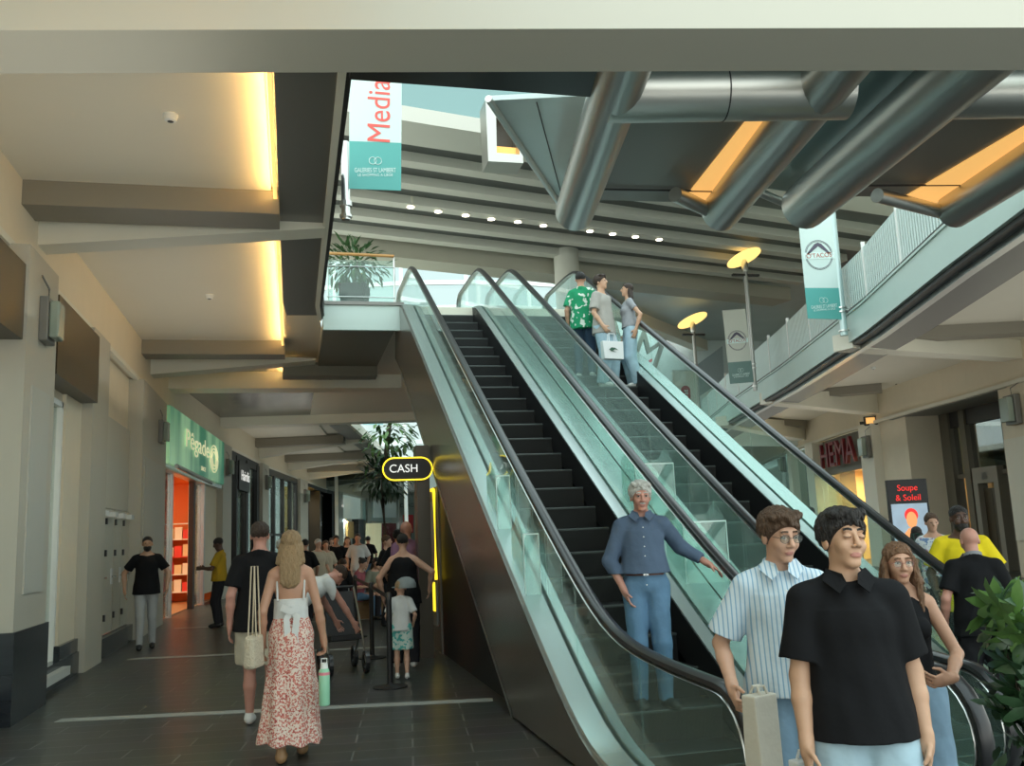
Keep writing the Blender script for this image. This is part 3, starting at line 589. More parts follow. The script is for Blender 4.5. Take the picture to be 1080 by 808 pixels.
# black salon front
m = MB(); 
for a, b in ((31.0, 31.5), (32.6, 32.8), (34.6, 34.95), (36.9, 37.4)): wb(m, a, b, 0, 4.6, -.15, .05)
wb(m, 31, 37.4, 4.4, 4.7, -.15, .02); S('trim_35', m, M['black'])
root = empty('shop_sign', tuple(cpos(WL, 32.8, .12)+Vector((0, 0, 3.6))), 0, 'black square salon sign with white lettering on the black shopfront', 'sign'); bpy.context.view_layer.update(); inv = root.matrix_world.inverted()
o = wb(MB(), 32.8, 34.9, 3.45, 4.45, -.05, .1).build('board', M['black'], root); o.matrix_parent_inverse = inv
a = cpos(WL, 32.9, .12); b = cpos(WL, 34.9, .12); text('lettering', 'Hairdis', .50, wl, facing(((a.x+b.x)/2, (a.y+b.y)/2, 3.95), b-a), root, sx=1.15)
m = MB(); wb(m, 31, 37.4, 0, 4.4, -3.6, -3.5); S('wall_salon', m, mat('salon_wall', (.10, .08, .07), .5)); S('wall_salon_side', wb(MB(), 35, 37.3, 0, 4.2, -.5, -.4), mat('sand_wall', (.50, .42, .24), .5))
S('window_8', wb(MB(), 31.5, 36.9, 0, 4.4, -.08, -.07), M['winglass'])
o = wb(MB(), 33.0, 34.4, .9, 2.0, -1.4, -1.2).build('counter', M['white']); cz(o, 'white salon counter inside the black shopfront', 'counter'); wb(MB(), 33, 34.4, 0, .9, -1.4, -1.2).build('counter_base', red, o)
area('shop_light', (-3.6, 34, 4.0), (0, 0, 0), 1.5, 4, 110, (1, .85, .65))
# glazed shop, yellow shop, pale sign shop
m = MB()
for y in (39.1, 41.2, 43.4, 45.4, 47.1): wb(m, y-.12, y+.12, 0, 4.55, -.12, .04)
wb(m, 39, 47.2, 4.45, 4.7, -.12, .04); wb(m, 39, 47.2, 1.9, 2.0, -.1, .0); S('trim_36', m, M['dark'])
S('window_9', wb(MB(), 39, 46.9, 0, 4.5, -.06, -.05), M['winglass']); S('wall_shop_pale', wb(MB(), 39, 47.2, 0, 4.6, -2.6, -2.5), mat('pale_shop', (.55, .56, .52), .5)); area('shop_light', (-1.7, 43, 4.2), (0, 0, 0), 1.2, 6, 160, (1, .95, .88))
S('wall_shop_yellow', wb(MB(), 49.7, 55, 0, 4.5, -1.2, -.6), mat('yellow_wall', (.68, .46, .12), .5)); S('wall_shop_dark', wb(MB(), 55.5, 60.1, 0, 4.7, -1.2, -.7), mat('navy_wall', (.03, .05, .07), .4)); area('shop_light', tuple(cpos(WL, 52, -.35)+Vector((0, 0, 4.4))), (0, R(25), 0), .4, 4, 160, (1, .82, .5))
m = MB(); wb(m, 55.2, 55.6, 0, 4.6, -.6, .05); wb(m, 59.4, 60.2, 0, 4.6, -.6, .05); wb(m, 49.6, 60.2, 4.5, 4.72, -.6, .05); S('trim_37', m, M['black'])
o = wb(MB(), 140, 71.8, 3.0, 4.55, -.1, .12).build('shop_sign', mat('pale_green_sign', (.32, .42, .38), .3)); cz(o, 'pale grey green glass fascia sign at the far end of the arcade', 'sign')
S('wall_shop_white', wb(MB(), 62, 72, 0, 3.1, -1.0, -.5), mat('bright_shop', (.75, .78, .76), .5)); S('trim_38', wb(MB(), 69.4, 71.6, 0, 3.1, -.5, .0), M['dark'])
area('shop_light', tuple(cpos(WL, 66, -.25)+Vector((0, 0, 2.95))), (0, R(25), 0), .4, 6, 260, (.95, 1, .98))
o = wb(MB(), 66.5, 69, 1.7, 2.9, -.4, -.3).build('window_poster', mat('poster_orange', (.75, .42, .12), .5)); cz(o, 'orange and green poster in the far white shop window', 'poster')
# far end behind the tree
m = MB(); m.box(2, 40, 84, 84.4, 0, 7.5); S('wall_back', m, mat('far_cream', (.58, .57, .52), .5))
for (pix, mt, lab) in [([(386, 552), (402, 552), (402, 606), (386, 606)], mat('warm_window', (.8, .68, .42), .5, emit=(1, .85, .5), estr=.5), 'glowing cream arched shop window far behind the crowd'),
                       ([(403, 552), (418, 552), (418, 600), (403, 600)], mat('dark_red_panel', (.18, .015, .02), .5), 'dark red shop panel far behind the crowd'),
                       ([(425, 543), (436, 543), (436, 562), (425, 562)], red, 'small red shop sign left of the bald man in purple'),
                       ([(394, 528), (418, 530), (418, 546), (394, 546)], mat('white_awning', (.75, .78, .76), .5), 'white shop awning panel far down the arcade'),
                       ([(421, 523), (448, 523), (448, 600), (421, 600)], mat('beige_kiosk', (.33, .30, .24), .5), 'beige kiosk wall behind the bald man in purple')]:
    flat('advertising_board', pix, 60 if 'beige' in lab else (58 if 'small red' in lab else 66), mt, lab, 'panel', th=.2)
p = ony(434, 533, 59.8); o = text('wall_text', 'CARGO K', .34, M['dark'], facing(p, (1, 0, 0))); cz(o, 'small dark lettering on the beige kiosk wall', 'letters')
flat('hanging_sign', [(383, 436), (404, 436), (404, 448), (383, 448)], 55.5, mat('teal_sign', (.25, .5, .52), .4), 'teal banner panel high behind the tree', 'sign')
flat('hanging_sign', [(404, 432), (418, 432), (418, 442), (404, 442)], 55, red, 'red and white banner panel high behind the tree', 'sign')
# ================================================================== RIGHT SIDE
RZ = 4.75; UG = 5.78
def ry(px): return hit(px, 520, RW)[1]
S('wall_right', strip(MB(), RW, 2, 78, 0, .4, RZ, 5.9), M['cream'])
S('trim_39', strip(MB(), RW, 2, 78, -.10, .02, RZ-.06, RZ+.04), M['cream2'])
def ruled(m, z0, z1, f0_, f1_, pairs):
    for (ga, wa), (gb, wb2) in zip(pairs[:-1], pairs[1:]):
        ga, wa, gb, wb2 = [Vector((p[0], p[1], 0)) for p in (ga, wa, gb, wb2)]
        q = [ga.lerp(wa, f0_), ga.lerp(wa, f1_), gb.lerp(wb2, f1_), gb.lerp(wb2, f0_)]
        m.hexa([(p.x, p.y, z0) for p in q], [(p.x, p.y, z1) for p in q])
    return m
GP = [cpos(GR, y) for y in (2.1, 7, 11.3, 15.6, 22.2, 29.7, 44, 59)]; WP = [cpos(RW, y) for y in (2.1, 8, 13, 17.5, 24.5, 32, 48, 77)]
PR = list(zip(GP, WP))
S('ceiling_right', ruled(MB(), 5.70, 5.74, .04, 1.03, PR), M['soffit'])
S('floor_right_upper', ruled(MB(), 5.74, UG-.02, .01, 1.05, PR), M['soffit'])
S('trim_40', strip(MB(), GR, 2, 59, -.03, .04, 5.22, UG), M['palecyan'])
S('trim_41', strip(MB(), GR, 2, 59, .04, .22, 5.16, 5.34), M['dark'])
S('trim_42', strip(MB(), GR, 2, 59, .22, .36, 5.08, 5.20), M['steel'])
S('trim_43', strip(MB(), GR, 2, 59, .40, 1.15, 5.14, 5.24), M['greypanel'])
S('trim_44', strip(MB(), GR, 2, 59, -.06, .0, UG, UG+.04), M['palecyan'])
m = MB(); mc_ = MB()
for (ax, ay), (wx, wz), (bx, by), (cx, cy) in (((903, 366), (1079, 378), (952, 353), (1090, 346)), ((818, 424), (927, 436), (842, 417), (930, 409)), ((770, 448), (850, 464), (790, 444), (846, 447))):
    a = pt(ax, ay, 5.12); b = Vector(hit(wx, wz, RW)); d = (b-a); d.z = 0; d.normalize(); q = Vector((-d.y, d.x, 0))*.5; a -= d*.1
    m.hexa([(a.x, a.y, 5.10), (b.x, b.y, b.z), (b.x+q.x, b.y+q.y, b.z), (a.x+q.x, a.y+q.y, 5.10)], [(a.x, a.y, 5.45), (b.x, b.y, 5.72), (b.x+q.x, b.y+q.y, 5.72), (a.x+q.x, a.y+q.y, 5.45)])
    A = pt(bx, by, 5.58); B = pt(cx, cy, 5.58); mc_.bar(A, B, .5, .28)
S('trim_45', m, M['beam']); S('trim_46', mc_, M['boxgrey'])
gm = mat('corrugated_guard', (.56, .68, .65), .35, .1); n_, L_, b_ = nodes(gm)
tc = n_.new('ShaderNodeTexCoord'); wv = n_.new('ShaderNodeTexWave'); wv.inputs['Scale'].default_value = 2.6; wv.bands_direction = 'Y'; L_.new(tc.outputs['Object'], wv.inputs[0]); bp = n_.new('ShaderNodeBump'); bp.inputs['Strength'].default_value = 1; bp.inputs['Distance'].default_value = .05; L_.new(wv.outputs['Fac'], bp.inputs['Height']); L_.new(bp.outputs[0], b_.inputs['Normal'])
root = empty('gallery_guard', (11.0, 15.56, UG), 0, 'corrugated pale metal guard with wooden handrail along the right upper gallery', 'railing'); bpy.context.view_layer.update(); inv = root.matrix_world.inverted()
def G(nm, mb, mt, **k): o = mb.build(nm, mt, root, **k); o.matrix_parent_inverse = inv; return o
yy = 7.0
while yy < 50:
    G('guard_panel', strip(MB(), GR, yy, yy+2.02, .02, .05, UG+.12, UG+1.08), gm); G('post', strip(MB(), GR, yy+2.03, yy+2.07, .0, .07, UG, UG+1.2), M['white']); yy += 2.1
G('bottom_rail', strip(MB(), GR, 4, 52, .0, .06, UG+.04, UG+.12), M['dark'])
G('handrail', strip(MB(), GR, 4, 52, .30, .38, UG+1.18, UG+1.26), M['wood'])
UW = [tuple(cpos(GR, y, 4.2)[:2]) for y in (2.1, 5, 8.9, 11.3, 15.5, 22.2, 29.6, 37, 44, 51, 59)]
S('wall_right_upper', strip(MB(), UW, UW[0][1], UW[-1][1], .0, .3, UG-.06, 9.7), mat('upper_wall_paint', (.42, .43, .38), .5))
def rwbox(px0, px1, py, z0, z1, o0, o1, mt, nm, lab=None, cat=None):
    y0 = hit(px0, py, UW)[1]; y1 = hit(px1, py, UW)[1]; o = strip(MB(), UW, min(y0, y1), max(y0, y1), o0, o1, z0, z1).build(nm, mt)
    if lab: cz(o, lab, cat)
    else: o['kind'] = 'structure'
    return o
rwbox(903, 872, 300, UG+.2, 8.1, -.14, -.02, red, 'shop_shutter', 'red shop shutter on the right upper gallery', 'shutter')
rwbox(829, 812, 360, UG+.2, 8.1, -.14, -.02, mat('yellow_panel', (.70, .50, .10), .5), 'shop_shutter', 'yellow shop panel far along the right upper gallery', 'panel')
for i, (a, b) in enumerate([(918, 909), (868, 860), (838, 832)]): rwbox(a, b, 320, UG, 9.6, -.25, .0, M['cream2'], 'trim_%d' % (50+i))
S('trim_53', strip(MB(), UW, UW[0][1], UW[-1][1], -.3, .0, 8.5, 8.8), M['cream2'])
# recessed lift lobby glass, pillars, shop with red letters
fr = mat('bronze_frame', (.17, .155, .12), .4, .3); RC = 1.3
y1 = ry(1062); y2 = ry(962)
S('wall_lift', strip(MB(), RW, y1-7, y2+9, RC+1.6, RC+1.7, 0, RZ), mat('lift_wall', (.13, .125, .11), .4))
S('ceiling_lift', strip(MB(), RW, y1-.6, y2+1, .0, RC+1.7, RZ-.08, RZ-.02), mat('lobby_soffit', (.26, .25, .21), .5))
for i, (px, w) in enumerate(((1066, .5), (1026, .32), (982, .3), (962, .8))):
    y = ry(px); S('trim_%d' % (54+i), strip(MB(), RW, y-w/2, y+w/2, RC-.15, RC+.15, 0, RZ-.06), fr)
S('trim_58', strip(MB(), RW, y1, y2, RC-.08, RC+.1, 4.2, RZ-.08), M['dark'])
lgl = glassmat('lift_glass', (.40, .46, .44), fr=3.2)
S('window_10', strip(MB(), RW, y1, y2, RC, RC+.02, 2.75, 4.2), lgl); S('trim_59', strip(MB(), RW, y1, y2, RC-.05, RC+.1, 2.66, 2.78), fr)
for k, (pa, pb, lab) in enumerate([(1074, 1045, 'bronze framed lift door with round white notice at the right edge'), (1014, 989, 'bronze framed lift door behind the floral blouse woman')]):
    ya, yb2 = ry(pa), ry(pb); p = cpos(RW, ya, RC); root = empty('lift_door', (p.x, p.y, 0), 0, lab, 'door', 'lift doors in the lobby'); bpy.context.view_layer.update(); inv = root.matrix_world.inverted()
    for nm, a, b, z0, z1, mt in [('jamb', ya, ya+.22, 0, 2.45, M['boxgrey']), ('jamb', yb2-.22, yb2, 0, 2.45, M['boxgrey']), ('header', ya, yb2, 2.45, 2.9, M['boxgrey']), ('door_leaf', ya+.22, (ya+yb2)/2-.01, 0, 2.3, M['brown']), ('door_leaf', (ya+yb2)/2+.01, yb2-.22, 0, 2.3, M['brown']), ('display', (ya+yb2)/2-.14, (ya+yb2)/2+.14, 2.55, 2.75, M['greypanel'])]:
        o = strip(MB(), RW, a, b, RC-.2 if nm != 'door_leaf' else RC-.04, RC+.1, z0, z1).build(nm, mt, root); o.matrix_parent_inverse = inv
    if k == 0:
        q = cpos(RW, (ya+yb2)/2-.1, RC-.08); dd = (cpos(RW, yb2)-cpos(RW, ya)).normalized(); text('notice', '\u25cf', .8, M['white'], facing((q.x, q.y, 1.95), -dd), root)
for px0, px1, o0, o1, nm, mt in [(1120, 1066, 0, 1.5, 'trim_60', M['cream']), (960, 931, .1, 1.6, 'trim_61', M['cream']), (932, 918, -.2, .6, 'trim_62', M['cream2']), (866, 858, -.2, .6, 'trim_64', M['cream2']), (842, 838, -.2, .6, 'trim_65', M['cream2'])]:
    S(nm, strip(MB(), RW, ry(px0), ry(px1), o0, o1, 0, RZ-.04), mt)
S('trim_66', strip(MB(), RW, ry(1120), ry(1068), -.06, .02, .9, 3.4), M['cream2'])
y0, y1 = ry(918), ry(866)
S('wall_hema', strip(MB(), RW, y0-3, y1+12, 2.6, 2.8, 0, RZ), mat('hema_wall', (.72, .48, .20), .5)); S('trim_63', strip(MB(), RW, y0, y1, .25, .35, 3.35, RZ-.04), mat('sign_back', (.15, .14, .11), .4))
S('wall_hema_side', strip(MB(), RW, y1+.1, y1+.4, .1, 2.7, 0, RZ), mat('hema_wall', (.72, .48, .20), .5)); S('ceiling_hema', strip(MB(), RW, y0, y1, .3, 2.8, 3.5, 3.6), M['cream2'])
pm_ = (cpos(RW, (y0+y1)/2, 1.5)); area('shop_light', (pm_.x, pm_.y, 3.4), (0, R(10), R(-15)), 1.6, 3.5, 420, (1, .76, .42))
a = cpos(RW, y0); b = cpos(RW, y1); sc_red = mat('hema_red', (.20, .02, .03), .4)
q0 = Vector(hit(869, 483, RW)); q1 = Vector(hit(905, 475, RW)); q = (q0+q1)/2; q.x -= .12; LL = (q1-q0).length
o = text('shop_letters', 'HEMA', 1.35, sc_red, facing((q.x, q.y, q.z), a-b), extr=.06, sx=1.0); sx_ = LL/max(.1, o.dimensions.x); o.data.transform(Matrix.Diagonal((sx_, 1, 1, 1))); o['label'] = 'dark red capital channel letters over the warm lit shop entrance'; o['category'] = 'letters'
S('window_11', strip(MB(), RW, ry(895), y1, .3, .31, 0, 3.35), M['winglass'])
hs = empty('display_shelf', tuple(cpos(RW, y0+.6, 2.3)), 0, 'white wall shelf of red goods inside the warm lit shop on the right', 'shelf'); bpy.context.view_layer.update(); inv = hs.matrix_world.inverted()
o = strip(MB(), RW, y0-.6, y0+2.9, 2.5, 2.58, 0, 3.2).build('back_panel', M['white'], hs); o.matrix_parent_inverse = inv
for zi, z in enumerate((.8, 1.3, 1.8, 2.3, 2.8)):
    o = strip(MB(), RW, y0-.6, y0+2.9, 2.15, 2.5, z, z+.03).build('shelf_board', M['white'], hs); o.matrix_parent_inverse = inv
    for k in range(7):
        y = y0-.4+k*.5; c = cpos(RW, y, 2.3); ci = (k*2+zi) % 3 if k % 3 else 0; b2 = MB().lathe([(.10, 0), (.13, .05), (.13, .22), (.08, .32)], (0, 0, 0), 10).build('storage_pot', pk[ci], smooth=True); b2.location = (c.x, c.y, z+.03)
        cz(b2, 'small %s pot on the %s board of the right shop shelf, %s' % (('red', 'cream', 'white')[ci], ('lowest', 'second', 'middle', 'fourth', 'top')[zi], ['nearest', 'second nearest', 'third nearest', 'middle of row', 'third farthest', 'second farthest', 'farthest'][k]), 'pot', 'pots on the shop shelf')
S('wall_shop_right_far', strip(MB(), RW, ry(858), 78, 1.5, 1.7, 0, RZ), mat('pale_shop2', (.40, .42, .36), .5)); S('window_12', strip(MB(), RW, ry(858), 78, .1, .12, 0, RZ-.1), M['winglass'])
for px, py, off, lab in ((1072, 432, -.03, 'grey box lamp on the pillar at the right edge'), (923, 471, -.23, 'grey box lamp on the pillar right of the red shop letters'), (829, 490, -.05, 'grey box lamp far beyond the right escalator handrail')):
    h_ = hit(px, py, RW); wall_lamp(RW, h_[1], off, h_[2], lab, 1.5, -1)
# lit poster totem
pc = ray(960, 545); k = 15.2/pc[1]; C0 = Vector((pc[0]*k, pc[1]*k, 0)); root = empty('poster_totem', tuple(C0), R(-22), 'lit advertising totem showing a woman in red under red lettering', 'display screen'); root.scale = (1, 1, 1.08)
MB().box(-.36, .36, 0, .12, .0, 2.12).build('casing', M['black'], root, bevel=.01)
MB().box(-.32, .32, -.006, 0, .70, 1.70).build('picture_background', mat('poster_sky', (.30, .40, .50), .5, emit=(.4, .5, .6), estr=.35, var=.5, vscale=3), root)
sk = mat('poster_skin', (.70, .28, .10), .5, emit=(1, .42, .15), estr=.5); rd = mat('poster_red', (.75, .02, .02), .5, emit=(1, .03, .02), estr=.55)
MB().prism([Vector(p) for p in [(-.24, -.008, .71), (.24, -.008, .71), (.26, -.008, 1.02), (.12, -.008, 1.20), (.06, -.008, 1.28), (-.05, -.008, 1.28), (-.12, -.008, 1.20), (-.26, -.008, 1.04)]], (0, .004, 0)).build('figure', sk, root)
MB().prism([Vector((.02+.095*math.cos(a), -.010, 1.42+.14*math.sin(a))) for a in [i*.3 for i in range(21)]], (0, .004, 0)).build('figure_face', sk, root)
MB().prism([Vector((.02+.12*math.cos(a), -.009, 1.50+.12*math.sin(a))) for a in [i*.3 for i in range(21)]], (0, .003, 0)).build('figure_hat', rd, root)
MB().prism([Vector(p) for p in [(-.20, -.011, .71), (.20, -.011, .71), (.18, -.011, .98), (-.18, -.011, .98)]], (0, .004, 0)).build('figure_dress', rd, root)
bpy.context.view_layer.update()
text('lettering', 'Soupe', .15, rd, root.matrix_world @ facing((0, -.012, 1.97), (1, 0, 0)), root, extr=.002, sx=1.0); text('lettering', '& Soleil', .15, rd, root.matrix_world @ facing((0, -.012, 1.80), (1, 0, 0)), root, extr=.002, sx=1.0)
# ------------------------------------------------------------------ banners on poles, lamps
ban = mat('banner_white', (.62, .76, .73), .6, var=.04, vscale=2); bant = mat('banner_teal', (.10, .40, .37), .6); bang = mat('banner_grey', (.60, .62, .55), .6); bantg = mat('banner_sea', (.17, .27, .25), .6)
ink = mat('banner_ink', (.10, .09, .13), .6); inkr = mat('banner_ink_red', (.45, .10, .06), .6); whi = mat('banner_print_white', (.70, .86, .83), .6)
def banner(q, split, Y, w, t, lab, deco, pole, polelab):
    P = [Vector(ony(x, y, Y)) for x, y in q]   # tl, tr, br, bl
    c = P[2]; root = empty('hanging_banner', tuple(c), 0, lab, 'banner', 'banners on the gallery poles'); bpy.context.view_layer.update(); inv = root.matrix_world.inverted()
    sl = P[0].lerp(P[3], split); sr = P[1].lerp(P[2], split)
    for nm, a, mt in (('upper_cloth', [P[0], P[1], sr, sl], w), ('lower_cloth', [sl, sr, P[2], P[3]], t)):
        o = MB().prism(a, (0, .006, 0)).build(nm, mt, root); o.matrix_parent_inverse = inv
    o = MB().tube([P[0]+Vector((0, 0, .01)), P[1]+Vector((0, 0, .01))], .012, 8).build('hem_rod', M['steel'], root); o.matrix_parent_inverse = inv
    xd = (P[1]-P[0]).normalized(); W = (P[1]-P[0]).length; H = (P[3]-P[0]).length
    def at(u, v): a = P[0].lerp(P[1], u); b = P[3].lerp(P[2], u); return a.lerp(b, v)+Vector((0, -.004, 0))
    # shopping centre mark and name
    dn = (P[3]-P[0]).normalized(); v0 = split+(1-split)*.40
    for du in (-.05, .05):
        o = MB().tube([at(.5+du+.07*math.cos(a), v0+.07*W/H*math.sin(a)) for a in [i*math.pi/8 for i in range(16)]], .004, 5, closed=True).build('mark', whi, root); o.matrix_parent_inverse = inv
    text('centre_name', 'GALERIES ST LAMBERT', .075*W/.6, whi, facing(at(.5, v0+(1-split)*.20), xd, -dn), root, extr=.001, sx=.62)
    text('centre_motto', 'LE SHOPPING A LIEGE', .045*W/.6, whi, facing(at(.5, v0+(1-split)*.30), xd, -dn), root, extr=.001, sx=.9)
    deco(root, inv, at, xd, -dn, W)
    if pole:
        (x0, y0, x1, y1, r, mt) = pole; a = Vector(ony(x0, y0, Y+.05)); b = Vector(ony(x1, y1, Y+.05)); a.x = b.x = (a.x+b.x)/2
        pr = empty('banner_pole', tuple(b), 0, polelab, 'pole', 'poles along the galleries'); iv = Matrix.Translation(-b)
        o = MB().tube([a, b], r, 14).build('pole', mt, pr, smooth=True); o.matrix_parent_inverse = iv
        for t2 in (.80, .83, .97):
            c2 = a.lerp(b, t2); o = MB().tube([c2, c2+Vector((0, 0, .03))], r*1.45, 12).build('clamp', M['steel'], pr); o.matrix_parent_inverse = iv
        return pr, iv, a, b
def deco_media(root, inv, at, xd, up, W): text('print', 'MediaMarkt', .62*W, inkr and mat('media_red', (.80, .12, .10), .6), facing(at(.58, .27), up, -xd), root, extr=.001, sx=.88)
def deco_tacos(root, inv, at, xd, up, W):
    c = .42; k = W/.62
    for r in (.40, .37):
        o = MB().tube([at(.5+r*math.cos(a), c)+up*(r*W*math.sin(a)) for a in [i*math.pi/16 for i in range(32)]], .004*k, 5, closed=True).build('ring', ink, root); o.matrix_parent_inverse = inv
    o = MB().prism([at(.5+x, c)+up*(y*W)+Vector((0, -.003, 0)) for x, y in [(-.36, .03), (-.1, .30), (0, .34), (.1, .30), (.36, .03), (.28, .03), (0, .24), (-.28, .03)]], (0, .003, 0)).build('roof_mark', ink, root); o.matrix_parent_inverse = inv
    o = MB().prism([at(.5+x, c)+up*(y*W)+Vector((0, -.003, 0)) for x, y in [(-.46, -.11), (.46, -.11), (.46, .07), (-.46, .07)]], (0, .002, 0)).build('ribbon', whi, root); o.matrix_parent_inverse = inv
    text('print', "O'TACOS", .17*W, inkr, facing(at(.5, c)+up*(-.02*W)+Vector((0, -.006, 0)), xd, up), root, extr=.001, sx=1.05)
def deco_kr(root, inv, at, xd, up, W):
    o = MB().prism([at(.52+.2*math.cos(a), .42)+up*(.2*W*math.sin(a)+(.42*W if math.sin(a) > 0 else -.42*W)) for a in [i*math.pi/12 for i in range(24)]], (0, .003, 0)).build('red_pill', mat('pill_red', (.33, .03, .04), .6), root); o.matrix_parent_inverse = inv
    text('print', 'Kruidvat', .27*W, whi, facing(at(.52, .42)+Vector((0, -.006, 0)), up, -xd), root, extr=.001)
banner([(369, 40), (424, 42), (423, 201), (368, 199)], .69, 10.2, ban, bant, 'white and teal banner with red lettering behind the left gallery edge', deco_media, (363, 150, 366, 232, .05, M['steel']), 'silver pole end with black clamps beside the left banner')
banner([(841, 222), (876, 220), (889, 337), (852, 336)], .72, 16.4, ban, bant, 'white and teal banner with round taco logo, nearest on the right gallery', deco_tacos, (876, 215, 891, 354, .075, mat('pale_pole', (.45, .58, .58), .3, .4)), 'pale blue grey pole holding the nearer taco banner')
PL = banner([(762, 328), (786, 326), (795, 403), (770, 405)], .71, 23.4, bang, bantg, 'dull grey and sea green taco banner, farther along the gallery', deco_tacos, (785, 278, 797, 412, .06, M['polegrey']), 'grey lamp pole holding the farther taco banner')
PK = banner([(709, 391), (735, 391), (737, 470), (712, 470)], .95, 29.5, bang, bang, 'grey banner with a red pill logo beyond the right escalator', deco_kr, (733, 343, 738, 470, .06, M['polegrey']), 'grey lamp pole beside the red pill banner')
lampm = mat('disc_lamp', (.9, .62, .2), .5, emit=(1, .66, .2), estr=1.1)
for (pr, iv, a, b), w, lab in ((PL, .52, ''), (PK, .56, '')):
    mb = MB().lathe([(.02, -.02), (w, .0), (w, .03), (.02, .05)], (0, 0, 0), 28); mb.xf(Matrix.Translation(a+Vector((0, 0, .16))) @ Matrix.Rotation(R(-16), 4, 'Y') @ Matrix.Rotation(R(-14), 4, 'X'))
    o = mb.build('disc_lamp', lampm, pr); o.matrix_parent_inverse = iv
    o = MB().lathe([(.09, -.25), (.10, 0), (.05, .12)], tuple(a), 12).build('lamp_neck', M['steel'], pr, smooth=True); o.matrix_parent_inverse = iv
    o = MB().bar(a+Vector((-.42, 0, -.35)), a+Vector((.42, 0, -.35)), .1, .06).build('cross_arm', M['dark'], pr); o.matrix_parent_inverse = iv
# ------------------------------------------------------------------ ceiling fittings
dl = mat('downlight_glow', (1, .95, .85), .5, emit=(1, .9, .7), estr=4)
proto = None
for i, (x, y) in enumerate([(433, 214), (462, 219), (491, 223), (518, 227), (546, 230), (573, 234), (622, 240), (646, 243), (670, 246), (695, 249)]):
    p = onz(x, y, 9.46)
    if proto is None:
        proto = empty('downlight', tuple(p), 0, '', 'ceiling light', 'round downlights on the ribbed soffit'); MB().lathe([(.10, -.10), (.11, 0), (.11, .13)], (0, 0, 0), 16).build('housing', M['cream2'], proto, smooth=True); MB().lathe([(.09, -.115), (.09, -.10)], (0, 0, 0), 16).build('lens', dl, proto); c = proto
    else: c = copy_tree(proto); c.location = p
    c['label'] = 'round downlight on the ribbed soffit, number %d from the left' % (i+1)
    c['label'] = 'round downlight on the ribbed soffit, ' + ['leftmost of the row', 'second from the left end', 'third from the left end', 'fourth from the left end', 'fifth from the left end', 'last one left of the round column', 'first one right of the round column', 'second right of the round column', 'third right of the round column', 'rightmost of the row'][i]
for x, y, z, lab in [(180, 121, SOF, 'white smoke detector on the near soffit bay, left of the photo'), (221, 311, SOF, 'white smoke detector on the second soffit bay'), (984, 386, 5.70, 'white smoke detector under the right gallery, nearer one'), (823, 434, 5.70, 'white smoke detector under the right gallery, farther one'), (303, 443, SOF, 'tiny smoke detector on the far left soffit bay')]:
    if x == 984: x, y = 921, 387
    p = onz(x, y, z); root = empty('smoke_detector', tuple(p), 0, lab, 'smoke detector', 'smoke detectors'); MB().lathe([(.03, -.07), (.055, -.06), (.06, -.03), (.07, -.02), (.07, 0)], (0, 0, 0), 18).build('body', M['white'], root, smooth=True); MB().lathe([(.02, -.075), (.03, -.07)], (0, 0, 0), 10).build('sensor', M['dark'], root)
for C, x, y, lab in [(WL, 4, 153, 'brass sprinkler head on the wall at the far left edge'), (WL, 98, 281, 'brass sprinkler head on the cream wall above the second sign box'), (WL, 145, 344, 'brass sprinkler head above the utility doors'), (RW, 948, 404, 'small sprinkler head on the right wall above the lift lobby')]:
    p = hit(x, y, C) 
    if p is None: continue
    s = 1 if C is WL else -1; root = empty('sprinkler_head', tuple(p), 0, lab, 'sprinkler', 'sprinkler heads'); MB().tube([(-.02*s, 0, 0), (.09*s, 0, 0)], .016, 8).build('nozzle', M['dark'], root); MB().lathe([(.03, -.05), (.03, .05)], (.10*s, 0, 0), 10).build('deflector', M['brown'], root)
p = hit(920, 438, RW); root = empty('flood_light', tuple(p+np.array([-.15, -.1, -.2])), R(-40), 'small floodlight above the pillar beside the red shop letters', 'lamp'); MB().box(-.22, .22, -.1, .1, -.15, .15).build('housing', M['dark'], root, bevel=.02); MB().box(-.14, .14, -.13, -.1, -.10, .10).build('lens', M['amber'], root); MB().tube([(-.35, 0, -.05), (.35, 0, -.05)], .05, 8).build('bracket', M['dark'], root)
for (x0, y0, x1, y1) in [(168, 489, 226, 516)]:
    a = Vector(cpos(WL, 21.4, .35)); b = Vector(cpos(WL, 26.5, .35)); o = MB().tube([(a.x, a.y, 3.36), (b.x, b.y, 3.30)], .05, 10).build('shutter_tube', M['steel']); cz(o, 'steel shutter tube under the green fascia sign', 'shutter')
# landing guard at escalator heads, planter
root = empty('landing_guard', (1.2, 16.1, UF), 0, 'glass guard with wooden handrail on the upper landing, in front of the planter', 'railing'); inv = Matrix.Translation((-1.2, -16.1, -UF))
K('glass_panel', MB().box(.60, 1.78, 16.08, 16.10, UF+.06, UF+.85), M['bglass']); K('handrail', MB().tube([(.60, 16.05, UF+.95), (1.80, 16.05, UF+.93)], .028, 10), M['wood'], smooth=True)
for x in (.62, 1.80): K('post', MB().tube([(x, 16.1, UF), (x, 16.1, UF+.93)], .018, 8), M['steel'], smooth=True)
K('mid_rail', MB().tube([(.6, 16.06, UF+.72), (1.8, 16.06, UF+.72)], .01, 6), M['steel']); K('low_rail', MB().tube([(.6, 16.06, UF+.16), (1.8, 16.06, UF+.16)], .01, 6), M['steel'])
leafm = [mat('leaf_green', (.045, .11, .035), .45, var=.5, vscale=3), mat('leaf_light', (.10, .20, .05), .45, var=.4, vscale=3), mat('leaf_dark', (.02, .05, .02), .45, var=.4, vscale=3), mat('leaf_glossy', (.035, .085, .035), .35, var=.4, vscale=4)]
